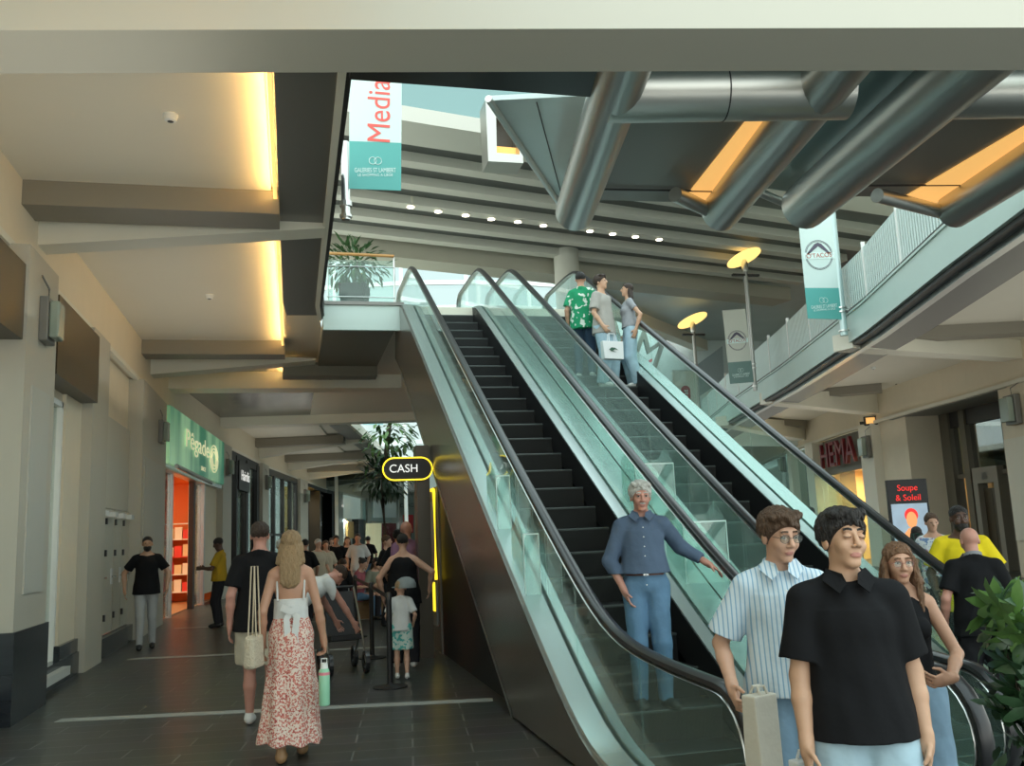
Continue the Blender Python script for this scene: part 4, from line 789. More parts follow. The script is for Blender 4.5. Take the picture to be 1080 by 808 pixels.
def leaf(mb, p, d, n, L, w):
    d = d.normalized(); s = d.cross(n)
    if s.length < .01: s = Vector((1, 0, 0))
    s.normalize(); n = s.cross(d)
    pts = [p, p+d*L*.35+s*w*.5-n*.0*L, p+d*L*.75+s*w*.36-n*.05*L, p+d*L-n*.16*L, p+d*L*.75-s*w*.36-n*.05*L, p+d*L*.35-s*w*.5, p+d*L*.5+n*.05*L]
    mb.add(pts, [(0, 1, 6), (1, 2, 6), (2, 3, 6), (3, 4, 6), (4, 5, 6), (5, 0, 6)])
def foliage(c, rad, n, L, w, m, par, seed, palm=0, sq=1.0):
    r = random.Random(seed); mb = MB()
    for i in range(n):
        u = Vector((r.gauss(0, 1), r.gauss(0, 1), r.gauss(0, 1))).normalized(); q = u*(r.random()**.45); p = Vector(c)+Vector((q.x*rad[0], q.y*rad[1], q.z*rad[2]))
        d = (u+Vector((r.uniform(-.6, .6), r.uniform(-.6, .6), r.uniform(-.8, .3)))).normalized()
        if palm:
            e = d.orthogonal().normalized(); f = d.cross(e)
            for k in range(palm):
                a = 2*math.pi*k/palm; leaf(mb, p, (d*.35+e*math.cos(a)+f*math.sin(a)), d, L*r.uniform(.75, 1.1), w)
        else: leaf(mb, p, d, Vector((0, 0, 1)), L*r.uniform(.7, 1.2), w)
    o = mb.build('foliage', m, par, smooth=True); o['kind'] = 'stuff'; del o['kind']; return o
p = ony(374, 325, 17.0); root = empty('potted_plant', (p[0], 17.0, UF), 0, 'bushy green plant in a black planter on the upper landing', 'plant')
MB().lathe([(.27, 0), (.36, .62), (.33, .62), (.32, .55)], (0, 0, 0), 4).xf(Matrix.Rotation(R(30), 4, 'Z')).build('planter', M['black'], root); foliage((0, 0, 1.05), (.62, .5, .42), 260, .26, .06, leafm[0], root, 5, 0)
MB().tube([(0, 0, .5), (.05, 0, 1.1)], .03, 8).build('stem', M['brown'], root)
p = onz(398, 600, 0); root = empty('indoor_tree', (3.15, 33, 0), 0, 'slender green tree rising behind the CASH sign', 'tree')
bark = mat('bark', (.09, .07, .05), .8); MB().tube([(0, 0, 0), (.06, 0, 1.5), (-.05, 0, 3.0), (.1, 0, 4.4), (.25, 0, 5.6)], .09, 8).build('trunk', bark, root, smooth=True)
foliage((.25, 0, 5.5), (1.1, .9, 1.0), 150, .45, .14, leafm[1], root, 8, 0); foliage((.05, 0, 3.75), (1.0, .8, .6), 200, .42, .14, leafm[2], root, 9, 0); foliage((.15, 0, 4.6), (1.0, .8, .9), 120, .42, .13, leafm[0], root, 10)
p = ony(1062, 720, 3.3); root = empty('shrub', (p[0]+.08, 3.35, 0), 0, 'leafy green umbrella plant at the lower right corner', 'plant')
MB().lathe([(.17, 0), (.22, .42), (.2, .42), (.19, .38)], (0, 0, 0), 24).build('planter', M['black'], root, smooth=True)
zc = p[2]; foliage((.06, 0, zc+.02), (.16, .18, .36), 46, .13, .05, leafm[3], root, 15, 6); foliage((.04, -.05, zc+.26), (.15, .15, .10), 9, .16, .055, leafm[1], root, 17, 6); foliage((.08, 0, zc-.15), (.17, .2, .3), 60, .10, .045, leafm[2], root, 19, 0)
for k in range(4): MB().tube([(0, 0, .36), (.03*k, .02*k-.04, .8), (.05*k-.05, 0, zc+.2)], .008, 6).build('stem', bark, root)
flr = ony(588, 328, 19); root = empty('potted_plant', (flr[0], 19, UF), 0, 'small low plant behind the right escalator glass on the landing', 'plant'); MB().lathe([(.12, 0), (.16, .3)], (0, 0, 0), 14).build('planter', M['black'], root); foliage((0, 0, .42), (.22, .2, .2), 60, .18, .05, leafm[0], root, 3)
# stanchions, stroller, bench
def stanchion(x, y, lab, nxt=None):
    root = empty('queue_post', (x, y, 0), 0, lab, 'post', 'black queue posts')
    MB().lathe([(.19, 0), (.19, .012), (.05, .03), (.03, .05)], (0, 0, 0), 28).build('base', M['black'], root, smooth=True); MB().lathe([(.031, .03), (.031, .93)], (0, 0, 0), 16).build('pole', M['black'], root, smooth=True); MB().lathe([(.034, .93), (.036, .99), (.02, 1.01)], (0, 0, 0), 16).build('head', M['dark'], root, smooth=True)
    if nxt: MB().bar((0, .03, .955), (nxt[0]-x, nxt[1]-y-.03, .955), .004, .05).build('belt', M['black'], root)
stanchion(1.03, 10.43, 'nearest black queue post, beside the child in the cap', (1.05, 13.04)); stanchion(1.05, 13.04, 'middle black queue post', (1.02, 15.95)); stanchion(1.02, 15.95, 'farthest black queue post, near the seated people')
root = empty('stroller', (.60, 12.0, 0), R(8), 'dark folding stroller being loaded by the bending man', 'stroller')
for sx in (-.22, .22):
    for yy_ in (-.35, .35): MB().sweep([(sx+.0, yy_+.11*math.cos(a), .13+.11*math.sin(a)) for a in [i*math.pi/10 for i in range(20)]], [(-.025, -.02), (.025, -.02), (.025, .02), (-.025, .02)], side=(1, 0, 0), closed=True).build('wheel', M['rubber'], root)
    MB().tube([(sx, -.35, .13), (sx, -.1, .5), (sx, .35, 1.0)], .013, 8).build('frame', M['steel'], root); MB().tube([(sx, .35, .13), (sx, -.1, .5)], .013, 8).build('frame', M['steel'], root)
MB().tube([(-.22, .35, 1.0), (.22, .35, 1.0)], .018, 8).build('push_handle', M['rubber'], root); MB().hexa([(-.18, -.3, .40), (.18, -.3, .40), (.18, .05, .35), (-.18, .05, .35)], [(-.18, -.3, .46), (.18, -.3, .46), (.18, .12, .42), (-.18, .12, .42)]).build('seat', M['black'], root); MB().hexa([(-.18, .05, .4), (.18, .05, .4), (.18, .12, .4), (-.18, .12, .4)], [(-.18, .2, .95), (.18, .2, .95), (.18, .26, .95), (-.18, .26, .95)]).build('backrest', M['black'], root)
root = empty('bench', (1.9, 19.6, 0), R(8), 'long brown wooden bench with people sitting on it', 'bench'); wd_ = mat('bench_wood', (.20, .11, .04), .5, var=.3, vscale=6)
MB().box(-1.3, 1.2, -.25, .25, .38, .45).build('seat', wd_, root); MB().box(-1.2, 1.1, -.2, .2, 0, .38).build('base', wd_, root)
# ================================================================== PEOPLE (signed distance bodies -> one continuous surface each)
def V(*a): return np.array(a, float)
def rotx(a): c, s = math.cos(a), math.sin(a); return np.array([[1, 0, 0], [0, c, -s], [0, s, c]])
def roty(a): c, s = math.cos(a), math.sin(a); return np.array([[c, 0, s], [0, 1, 0], [-s, 0, c]])
def rotz(a): c, s = math.cos(a), math.sin(a); return np.array([[c, -s, 0], [s, c, 0], [0, 0, 1]])
def unit(v): return v/(np.linalg.norm(v)+1e-9)
def cone(a, b, ra, rb, k=.02, cap=False, sub=False): return dict(t='c', a=np.array(a, float), b=np.array(b, float), ra=ra, rb=rb, k=k, cap=cap, sub=sub)
def ell(c, r, Rm=None, k=.02, sub=False): return dict(t='e', c=np.array(c, float), r=np.array(r, float), R=np.eye(3) if Rm is None else Rm, k=k, sub=sub)
def ecyl(c, z0, z1, r0, r1, Rm, k=.03): return dict(t='y', c=np.array(c, float), z0=z0, z1=z1, r0=np.array(r0, float), r1=np.array(r1, float), R=Rm, k=k, sub=False)
class Field:
    def __init__(s, prims, h, cuts=(), disp=None, clampz=None):
        lo = np.array([1e9]*3); hi = -lo
        for p in prims:
            if p['sub']: continue
            if p['t'] == 'c': r = max(p['ra'], p['rb']); l = np.minimum(p['a'], p['b'])-r; u = np.maximum(p['a'], p['b'])+r
            elif p['t'] == 'y': r = max(max(p['r0']), max(p['r1']), abs(p['z0']), abs(p['z1'])); l = p['c']-r; u = p['c']+r
            else: r = max(p['r']); l = p['c']-r; u = p['c']+r
            lo = np.minimum(lo, l); hi = np.maximum(hi, u)
        lo -= 3*h+.02; hi += 3*h+.02; s.h = h; s.o = lo
        n = np.ceil((hi-lo)/h).astype(int)+1; s.D = np.full(n, .5, np.float32)
        ax = [lo[i]+h*np.arange(n[i]) for i in range(3)]
        for p in prims:
            k = p['k']; mg = k+3*h+.01
            if p['t'] == 'c': r = max(p['ra'], p['rb']); l = np.minimum(p['a'], p['b'])-r-mg; u = np.maximum(p['a'], p['b'])+r+mg
            elif p['t'] == 'y': r = max(max(p['r0']), max(p['r1']), abs(p['z0']), abs(p['z1'])); l = p['c']-r-mg; u = p['c']+r+mg
            else: r = max(p['r']); l = p['c']-r-mg; u = p['c']+r+mg
            i0 = np.maximum(0, np.floor((l-lo)/h).astype(int)); i1 = np.minimum(n, np.ceil((u-lo)/h).astype(int)+1)
            if (i1 <= i0).any(): continue
            X = ax[0][i0[0]:i1[0], None, None].astype(np.float32); Y = ax[1][None, i0[1]:i1[1], None].astype(np.float32); Z = ax[2][None, None, i0[2]:i1[2]].astype(np.float32)
            if p['t'] == 'c':
                d = p['b']-p['a']; L2 = float(d@d)+1e-12; x = X-p['a'][0]; y = Y-p['a'][1]; z = Z-p['a'][2]
                t0 = (x*d[0]+y*d[1]+z*d[2])/L2; t = np.clip(t0, 0, 1)
                q = np.sqrt((x-t*d[0])**2+(y-t*d[1])**2+(z-t*d[2])**2)-(p['ra']+t*(p['rb']-p['ra']))
                if p['cap']: q = np.maximum(q, (t0-1)*math.sqrt(L2))
            elif p['t'] == 'y':
                Rm = p['R']; x = X-p['c'][0]; y = Y-p['c'][1]; z = Z-p['c'][2]
                a = x*Rm[0, 0]+y*Rm[1, 0]+z*Rm[2, 0]; b = x*Rm[0, 1]+y*Rm[1, 1]+z*Rm[2, 1]; c = x*Rm[0, 2]+y*Rm[1, 2]+z*Rm[2, 2]
                t = np.clip((c-p['z0'])/(p['z1']-p['z0']), 0, 1); rx = p['r0'][0]+t*(p['r1'][0]-p['r0'][0]); ry = p['r0'][1]+t*(p['r1'][1]-p['r0'][1])
                k0 = np.sqrt((a/rx)**2+(b/ry)**2); k1 = np.sqrt((a/rx**2)**2+(b/ry**2)**2)+1e-6
                q = np.maximum(k0*(k0-1)/k1, np.maximum(c-max(p['z0'], p['z1']), min(p['z0'], p['z1'])-c))
            else:
                Rm = p['R']; x = X-p['c'][0]; y = Y-p['c'][1]; z = Z-p['c'][2]
                a = (x*Rm[0, 0]+y*Rm[1, 0]+z*Rm[2, 0])/p['r'][0]; b = (x*Rm[0, 1]+y*Rm[1, 1]+z*Rm[2, 1])/p['r'][1]; c = (x*Rm[0, 2]+y*Rm[1, 2]+z*Rm[2, 2])/p['r'][2]
                k0 = np.sqrt(a*a+b*b+c*c); k1 = np.sqrt((a/p['r'][0])**2+(b/p['r'][1])**2+(c/p['r'][2])**2)+1e-6; q = k0*(k0-1)/k1
            sl = tuple(slice(i0[i], i1[i]) for i in range(3)); Dv = s.D[sl]
            if p['sub']:
                q = -q; hh = np.clip(.5+.5*(q-Dv)/k, 0, 1); s.D[sl] = Dv*(1-hh)+q*hh+k*hh*(1-hh)
            else:
                hh = np.clip(.5+.5*(Dv-q)/k, 0, 1); s.D[sl] = Dv*(1-hh)+q*hh-k*hh*(1-hh)
        X = ax[0][:, None, None]; Y = ax[1][None, :, None]; Z = ax[2][None, None, :]
        if disp: s.D = (s.D+disp(X, Y, Z)).astype(np.float32)
        for c in cuts:
            if callable(c): s.D = np.maximum(s.D, c(X, Y, Z)).astype(np.float32)
            else: q, nn = c; s.D = np.maximum(s.D, (X-q[0])*nn[0]+(Y-q[1])*nn[1]+(Z-q[2])*nn[2]).astype(np.float32)
    def mesh(s, name, mats, parent, face_mat=None, smooth_it=1):
        D = s.D; h = s.h; Sg = D < 0; nx, ny, nz = D.shape
        cnt = np.zeros((nx-1, ny-1, nz-1), np.int8)
        for i in (0, 1):
            for j in (0, 1):
                for k in (0, 1): cnt += Sg[i:nx-1+i, j:ny-1+j, k:nz-1+k]
        mixed = (cnt > 0) & (cnt < 8); idx = np.argwhere(mixed)
        if len(idx) == 0: return None
        vid = np.full(mixed.shape, -1, np.int32); vid[mixed] = np.arange(len(idx))
        acc = np.zeros((len(idx), 3)); num = np.zeros(len(idx))
        cor = [(0, 0, 0), (1, 0, 0), (0, 1, 0), (1, 1, 0), (0, 0, 1), (1, 0, 1), (0, 1, 1), (1, 1, 1)]
        I, J, K2 = idx.T; val = [D[I+c[0], J+c[1], K2+c[2]] for c in cor]
        for a in range(8):
            for b in range(a+1, 8):
                df = [cor[b][q]-cor[a][q] for q in range(3)]
                if sum(abs(x) for x in df) != 1: continue
                m = (val[a] < 0) != (val[b] < 0); t = np.where(m, val[a]/(val[a]-val[b]+1e-12), 0)
                for q in range(3): acc[:, q] += np.where(m, cor[a][q]+t*df[q], 0)
                num += m
        P = (idx+acc/num[:, None])*h+s.o; F = []
        for axis in range(3):
            sl0 = [slice(None)]*3; sl1 = [slice(None)]*3; sl0[axis] = slice(0, -1); sl1[axis] = slice(1, None)
            A = Sg[tuple(sl0)]; B = Sg[tuple(sl1)]; e = np.argwhere(A != B); o1, o2 = (axis+1) % 3, (axis+2) % 3
            e = e[(e[:, o1] > 0) & (e[:, o2] > 0) & (e[:, o1] < vid.shape[o1]) & (e[:, o2] < vid.shape[o2])]
            if len(e) == 0: continue
            sgn = A[tuple(e.T)]; q = []
            for d1, d2 in ((0, 0), (-1, 0), (-1, -1), (0, -1)):
                c = e.copy(); c[:, o1] += d1; c[:, o2] += d2; q.append(vid[tuple(c.T)])
            q = np.stack(q, 1); q[~sgn] = q[~sgn][:, ::-1]; F.append(q)
        F = np.concatenate(F); F = F[(F >= 0).all(1)]
        for _ in range(smooth_it):
            S_ = np.zeros_like(P); N_ = np.zeros(len(P))
            for a in range(4):
                b = (a+1) % 4; np.add.at(S_, F[:, a], P[F[:, b]]); np.add.at(S_, F[:, b], P[F[:, a]]); np.add.at(N_, F[:, a], 1); np.add.at(N_, F[:, b], 1)
            P = .5*P+.5*S_/np.maximum(N_, 1)[:, None]
        me = bpy.data.meshes.new(name); me.vertices.add(len(P)); me.vertices.foreach_set('co', P.astype(np.float32).ravel())
        me.loops.add(F.size); me.loops.foreach_set('vertex_index', F.astype(np.int32).ravel()); me.polygons.add(len(F)); me.polygons.foreach_set('loop_start', np.arange(0, F.size, 4, dtype=np.int32)); me.polygons.foreach_set('loop_total', np.full(len(F), 4, np.int32))
        me.polygons.foreach_set('use_smooth', np.ones(len(F), bool))
        ms = mats if isinstance(mats, (list, tuple)) else [mats]
        for q in ms: me.materials.append(q)
        if face_mat is not None: me.polygons.foreach_set('material_index', face_mat(P[F].mean(1)).astype(np.int32))
        me.update(calc_edges=True); me.validate()
        o = bpy.data.objects.new(name, me); COL.objects.link(o); o.parent = parent; return o
def ik(a, c, l1, l2, pole):
    d = c-a; L = np.linalg.norm(d); L = min(L, (l1+l2)*.999); u = unit(d); x = (l1*l1-l2*l2+L*L)/(2*L); y = math.sqrt(max(0, l1*l1-x*x)); p = pole-u*(pole@u); p = unit(p)
    return a+u*x+p*y, a+u*L
def skinmat(n, c): 
    m = mat(n, c, .5, bump=.02, bscale=300, var=.06, vscale=25); b = m.node_tree.nodes['Principled BSDF']; b.inputs['Subsurface Weight'].default_value = .06; b.inputs['Subsurface Radius'].default_value = (.01, .004, .002); return m
SK = dict(fair=skinmat('skin_fair', (.56, .33, .23)), tan=skinmat('skin_tan', (.47, .26, .17)), olive=skinmat('skin_olive', (.52, .31, .20)), ruddy=skinmat('skin_ruddy', (.50, .25, .19)), dark=skinmat('skin_dark', (.09, .045, .03)))
lipm = mat('lips', (.46, .20, .16), .45); eyew = mat('eye_white', (.42, .38, .35), .35); iris = mat('iris_dark', (.04, .02, .012), .15); lash = mat('lash_dark', (.02, .013, .01), .6)
def hairmat(n, c, v=.4): return mat(n, c, .48, bump=.9, bscale=38, var=v, vscale=30, stretch=(5, 5, 1))
HR = dict(black=hairmat('hair_black', (.010, .008, .007)), brown=hairmat('hair_brown', (.085, .045, .022)), lbrown=hairmat('hair_light_brown', (.17, .085, .04)), blonde=hairmat('hair_dark_blonde', (.34, .23, .12)), grey=hairmat('hair_white', (.62, .62, .58), .15), dbrown=hairmat('hair_dark_brown', (.035, .018, .01)))
def cloth(n, c, bump=.5, bs=9, var=.08, rough=.85): return mat(n, c, rough, bump=bump, bscale=bs, var=var, vscale=14, spec=.2)
def pattern_mat(n, base, cols, scale, thr=.5, kind='voronoi'):
    m = cloth(n, base); nn, L, b = nodes(m); tc = nn.new('ShaderNodeTexCoord'); prev = None
    for i, (c, th) in enumerate(cols):
        nz = nn.new('ShaderNodeTexNoise'); nz.inputs['Scale'].default_value = scale*(1+.23*i); nz.inputs['Detail'].default_value = 1.5; mp = nn.new('ShaderNodeMapping'); mp.inputs['Location'].default_value = (i*3.1, i*1.7, i*.9)
        L.new(tc.outputs['Object'], mp.inputs[0]); L.new(mp.outputs[0], nz.inputs[0]); gt = nn.new('ShaderNodeMath'); gt.operation = 'GREATER_THAN'; gt.inputs[1].default_value = th; L.new(nz.outputs[0], gt.inputs[0])
        mx = nn.new('ShaderNodeMix'); mx.data_type = 'RGBA'; L.new(gt.outputs[0], mx.inputs[0]); mx.inputs[7].default_value = (*c, 1)
        if prev is None: mx.inputs[6].default_value = (*base, 1)
        else: L.new(prev, mx.inputs[6])
        prev = mx.outputs[2]
    L.new(prev, b.inputs['Base Color']); return m
def stripe_mat(n, c1, c2, scale, dirn='X', w=.5, bs=9):
    m = cloth(n, c1, bs=bs); nn, L, b = nodes(m); tc = nn.new('ShaderNodeTexCoord'); wv = nn.new('ShaderNodeTexWave'); wv.bands_direction = dirn; wv.inputs['Scale'].default_value = scale; L.new(tc.outputs['Object'], wv.inputs[0])
    cr = nn.new('ShaderNodeValToRGB'); cr.color_ramp.elements[0].position = w-.08; cr.color_ramp.elements[1].position = w+.08; cr.color_ramp.elements[0].color = (*c1, 1); cr.color_ramp.elements[1].color = (*c2, 1); L.new(wv.outputs[0], cr.inputs[0]); L.new(cr.outputs[0], b.inputs['Base Color']); return m
def denim(n, c): 
    m = mat(n, c, .85, bump=.7, bscale=8, var=.28, vscale=7); return m
C_ = dict(black=cloth('black_cloth', (.007, .0075, .009), .35, 9), polo=cloth('black_polo_knit', (.007, .0075, .009), .45, 7), white=cloth('white_cloth', (.62, .64, .63)), grey=cloth('grey_tee', (.36, .35, .32)), yellow=cloth('yellow_polo', (.78, .62, .02)), mustard=cloth('mustard_shirt', (.40, .26, .02)), purple=cloth('mauve_tee', (.24, .13, .22)),
 shirtblue=cloth('blue_grey_shirt', (.085, .125, .19), .7, 8), khaki=cloth('beige_shorts', (.48, .44, .34)), lightgreytr=cloth('pale_grey_trousers', (.42, .43, .42)), darktr=cloth('dark_trousers', (.02, .02, .024)), pink=cloth('pink_cloth', (.30, .09, .11)), red=cloth('red_cloth', (.35, .05, .04)), palegrn=cloth('sage_cloth', (.22, .24, .18)),
 jeans=denim('blue_jeans', (.10, .20, .32)), jeansl=denim('light_denim', (.34, .48, .56)), jeansm=denim('mid_denim', (.20, .32, .43)), jeansd=denim('dark_denim', (.03, .06, .11)),
 stripes=stripe_mat('pale_blue_striped_cotton', (.60, .70, .76), (.25, .42, .58), 16, 'X', .80), gstripes=stripe_mat('grey_striped_jersey', (.42, .44, .46), (.12, .13, .15), 22, 'Z', .62),
 floral=pattern_mat('red_floral_print', (.74, .62, .54), [((.58, .20, .16), .53), ((.40, .09, .08), .60)], 62), green=pattern_mat('green_white_print', (.02, .26, .12), [((.6, .68, .6), .60)], 14), blouse=pattern_mat('blue_white_floral', (.60, .66, .68), [((.16, .25, .42), .56), ((.45, .25, .30), .64)], 22), dots=pattern_mat('dark_floral_skirt', (.03, .03, .035), [((.55, .50, .45), .60)], 24), kid=pattern_mat('mint_print', (.55, .68, .62), [((.10, .42, .38), .54)], 26))
shoew = mat('shoe_white', (.66, .66, .63), .5); shoeb = mat('shoe_black', (.02, .02, .02), .5); shoet = mat('shoe_tan', (.30, .17, .08), .5); leather = mat('belt_leather', (.10, .025, .015), .4); silver = M['chrome']
N_ = lambda f, a: (lambda X, Y, Z: a*(np.sin(X*f+1.3*np.sin(Z*f*.45))*np.sin(Y*f*.9+2+Z*f*.2)+.5*np.sin(X*f*2.3+Z*f*.5)*np.sin(Y*f*2.1+1)))
PEOPLE = []
def person(label, pos, rz, H, h, skin='fair', lean=0, side=0, twist=0, head=(0, 0, 0), hands=None, elbow=None, feet=((-.11, 0, 0), (.11, 0, 0)), toes=(0, 0), knee=((0, -1, 0), (0, -1, 0)), pel=(0, 0, 0), fem=False, build=1.0, hair='short', hcol='black', top=None, bottom=None, shoes=shoeb, grip=(0, 0), hdir=None, glasses=None, beard=None, eyes='open', belly=0, group=None, legs=True, collar=None, fringe=0, nm='person', cat='person'):
    s = H/1.75; root = empty(nm, tuple(pos), R(rz), label, cat, group); b_ = build
    u = rotz(twist) @ rotx(lean) @ roty(side); Rt = u; P0 = V(0, 0, .94)+V(*pel)
    T = lambda x, y, z: P0+Rt @ V(x, y, z)
    sw = .140 if fem else .160; sw *= (.5+.5*b_)
    # ---- joints
    sh = [T(-sw, .01, .455), T(sw, .01, .455)]
    if hands is None: hands = ((-.225, -.02, .87), (.225, -.02, .87))
    if elbow is None: elbow = ((-.4, .8, 0), (.4, .8, 0))
    A = []
    for i in (0, 1): e, w = ik(sh[i], V(*hands[i]), .29, .255, V(*elbow[i])); A.append((sh[i], e, w))
    Lg = []
    for i, sx in ((0, -1), (1, 1)):
        hp = T(sx*.088, 0, -.02); ft = V(*feet[i])+V(0, 0, .085); k_, an = ik(hp, ft, .43, .42, V(*knee[i])); Lg.append((hp, k_, an))
    # ---- head frame
    hy, hpit, hr_ = head; Rh = rotz(hy) @ rotx(hpit) @ roty(hr_) ; nb = T(0, .012, .53); Hc = nb+Rt @ V(0, -.012, .085)*.6+Rh @ V(0, -.012, .10)
    Hd = lambda x, y, z: Hc+Rh @ V(x, y, z)
    det = h < .009
    if fem: hs = .95
    else: hs = 1.0
    if nm == 'child' or H < 1.3: hs = 1.28
    E = lambda x, y, z, a, b, c, k=.012, sub=False: ell(Hd(x*hs, y*hs, z*hs), V(a, b, c)*hs, Rh, k, sub)
    pr = [ell(T(0, 0, .02), V(.15, .10, .12)*V(b_, b_, 1), Rt, .04), ell(T(0, 0, .17), V(.125, .09, .14)*V(b_, b_, 1), Rt, .04), ell(T(0, 0, .35), V(.135, .10, .16)*V(b_, b_, 1), Rt, .04), cone(T(-.11, .01, .455), T(.11, .01, .455), .052, .052, .03),
          cone(T(0, .015, .56), T(-.12, .01, .475), .04, .035, .03), cone(T(0, .015, .56), T(.12, .01, .475), .04, .035, .03), cone(T(0, .012, .46), Hd(0, .02, -.06), .056 if not fem else .047, .052 if not fem else .043, .02)]
    for (a, e, w) in A: pr += [cone(a, e, .046*b_, .036*b_, .02), cone(e, e+(w-e)*.35, .037*b_, .037*b_, .015), cone(e+(w-e)*.35, w, .037*b_, .0245, .015)]
    if legs:
        for i, (a, k_, an) in enumerate(Lg):
            pr += [cone(a, k_, .082*b_, .052*b_, .03), cone(k_, k_+(an-k_)*.4, .05, .054, .02), cone(k_+(an-k_)*.4, an, .054, .034, .02)]
            tf = rotz(toes[i]) @ V(0, -1, 0); pr.append(cone(an+V(0, 0, -.03), an+tf*.13+V(0, 0, -.055), .035, .026, .015))
    # head
    pr += [E(0, .016, .03, .074, .092, .087, .02), E(0, -.014, -.035, .056, .070, .078, .02), E(0, -.056, -.09, .03, .022, .02, .015)]
    if det:
        pr += [E(-.034, -.052, -.022, .027, .030, .03, .015), E(.034, -.052, -.022, .027, .030, .03, .015), cone(Hd(-.034*hs, -.074*hs, .037*hs), Hd(.034*hs, -.074*hs, .037*hs), .011, .011, .012)]
        for sx in (-1, 1): pr.append(E(sx*.031, -.094, .014, .019, .016, .013, .010, True))
        pr += [cone(Hd(0, -.082*hs, .022*hs), Hd(0, -.103*hs, -.020*hs), .009, .0125, .008), E(-.013, -.092, -.026, .009, .010, .007, .006), E(.013, -.092, -.026, .009, .010, .007, .006),
               E(0, -.0795, -.0535, .025, .010, .005, .005), E(0, -.078, -.0635, .021, .010, .0055, .005), E(-.075, .012, -.004, .010, .022, .032, .006), E(.075, .012, -.004, .010, .022, .032, .006)]
        if eyes == 'open':
            for sx in (-1, 1): pr += [E(sx*.031, -.0755, .0205, .0165, .0125, .0075, .003), E(sx*.031, -.0745, .0035, .015, .011, .005, .003)]
        if eyes == 'closed':
            for sx in (-1, 1): pr.append(E(sx*.031, -.0765, .013, .0165, .011, .0105, .004))
    else: pr += [cone(Hd(0, -.082*hs, .02*hs), Hd(0, -.10*hs, -.02*hs), .012, .014, .01), E(-.075, .012, -.004, .012, .022, .03, .006), E(.075, .012, -.004, .012, .022, .03, .006)]
    # hands
    for i, (a, e, w) in enumerate(A):
        sx = -1 if i == 0 else 1; f = unit(w-e) if not (hdir and hdir[i] is not None) else unit(V(*hdir[i]))
        n = V(-sx, 0, 0); n = unit(n-f*(n@f)); sd = np.cross(f, n); 
        if sd @ V(0, -1, 0.3) < 0: sd = -sd
        fr_ = max(.0082, .75*h); pr.append(ell(w+f*.05, V(.040, max(.017, fr_), .055), np.stack([sd, n, f], 1), .015)); pr.append(cone(w-f*.02, w+f*.03, .025, .026, .015))
        g = R(20 if not grip[i] else 62); gr = grip[i]
        for q, (off, ln) in enumerate(((.030, .068), (.010, .077), (-.011, .071), (-.031, .056))):
            p0 = w+f*.092+sd*off; dd = f; 
            for sg, l in ((0, .42), (1, .32), (2, .26)):
                ang = g*(.5 if sg == 0 and not gr else 1.0)*(1+.12*q*(0 if gr else 1)); dd = unit(dd*math.cos(ang)+n*math.sin(ang)) if sg > 0 or gr else unit(f+n*.15+sd*off*2.2)
                if sg == 0 and gr: nn_ = n
                p1 = p0+dd*ln*l; pr.append(cone(p0, p1, fr_*1.05, fr_*.95, .004)); 
                if sg > 0 or gr: n2 = unit(np.cross(sd, dd)); n2 = n2 if n2@n > -0.9 else n2
                p0 = p1
        tb = w+f*.022+sd*.030; t1 = tb+unit(sd*.75+f*.8+n*.35)*.042; t2 = t1+unit(f*.9+n*.5+sd*.1)*.032; pr += [cone(tb, t1, fr_*1.35, fr_*1.15, .01), cone(t1, t2, fr_*1.15, fr_*.95, .006)]
    def sc(prims):
        for p in prims:
            for q in ('a', 'b', 'c', 'r', 'r0', 'r1'):
                if q in p and isinstance(p[q], np.ndarray): p[q] = p[q]*s
            if p['t'] == 'c': p['ra'] *= s; p['rb'] *= s
            if p['t'] == 'y': p['z0'] *= s; p['z1'] *= s
            p['k'] *= s
        return prims
    mats_ = [SK[skin], lipm]; lc = Hd(0, -.083*hs, -.059*hs)*s
    def fm(c):
        q = (c-lc) @ Rh/s; return ((q[:, 0]/.023)**2+(q[:, 2]/.0105)**2 < 1) & (np.abs(q[:, 1]) < .02)
    if legs is False: pr = pr
    Field(sc(pr), h).mesh('body', mats_ if det else [SK[skin]], root, fm if det else None)
    # eyes
    if h < .014:
        for sx in (-1, 1):
            c = Hd(sx*.031*hs, -.0735*hs, .0135*hs)*s; r = .0125*s*hs
            mw = Matrix.Translation(Vector(c)) @ Matrix(Rh.tolist()).to_4x4()
            if eyes == 'open' and det:
                e = MB().ball((0, 0, 0), r, 14, 10).xf(mw).build('eye', eyew, root, smooth=True); MB().ball((0, -r*.40, 0), r*.70, 12, 8).xf(mw).build('iris', iris, e, smooth=True)
                MB().tube([tuple(mw @ Vector((x*s, -(.0125+.002-abs(x)*.35)*s, (.0085-abs(x)*abs(x)*22)*s))) for x in (-.015, -.008, 0, .008, .015)], .0016*s, 5).build('eyelid_line', lash, root)
            elif eyes == 'closed': MB().tube([tuple(mw @ Vector((x*s, -(.0165-abs(x)*abs(x)*30)*s, (-.007+abs(x)*abs(x)*26)*s))) for x in (-.015, -.008, 0, .008, .015)], .0014*s, 5).build('eyelash_line', lash, root)
            else: MB().ball((0, -.010*s, 0), r*.6, 8, 6, ).xf(mw).build('eye', lash, root)
            if det: MB().sweep([tuple(Hd((sx*x)*hs, (-.0875+abs(x-.03)*.35)*hs, (.036+.006*math.cos((x-.03)*70))*hs)*s) for x in (.012, .02, .03, .04, .048)], [(-.0035, -.004), (.0035, -.004), (.0035, .004), (-.0035, .004)]).build('eyebrow', HR[hcol if hcol != 'blonde' else 'brown'], root)
    # ---- hair
    cutA = lambda c=.016: (Hd(0, 0, 0)*s+Rh @ V(0, -.75, -.66)*c*s, Rh @ V(0, -.75, -.66)); Hs = []; cuts = []
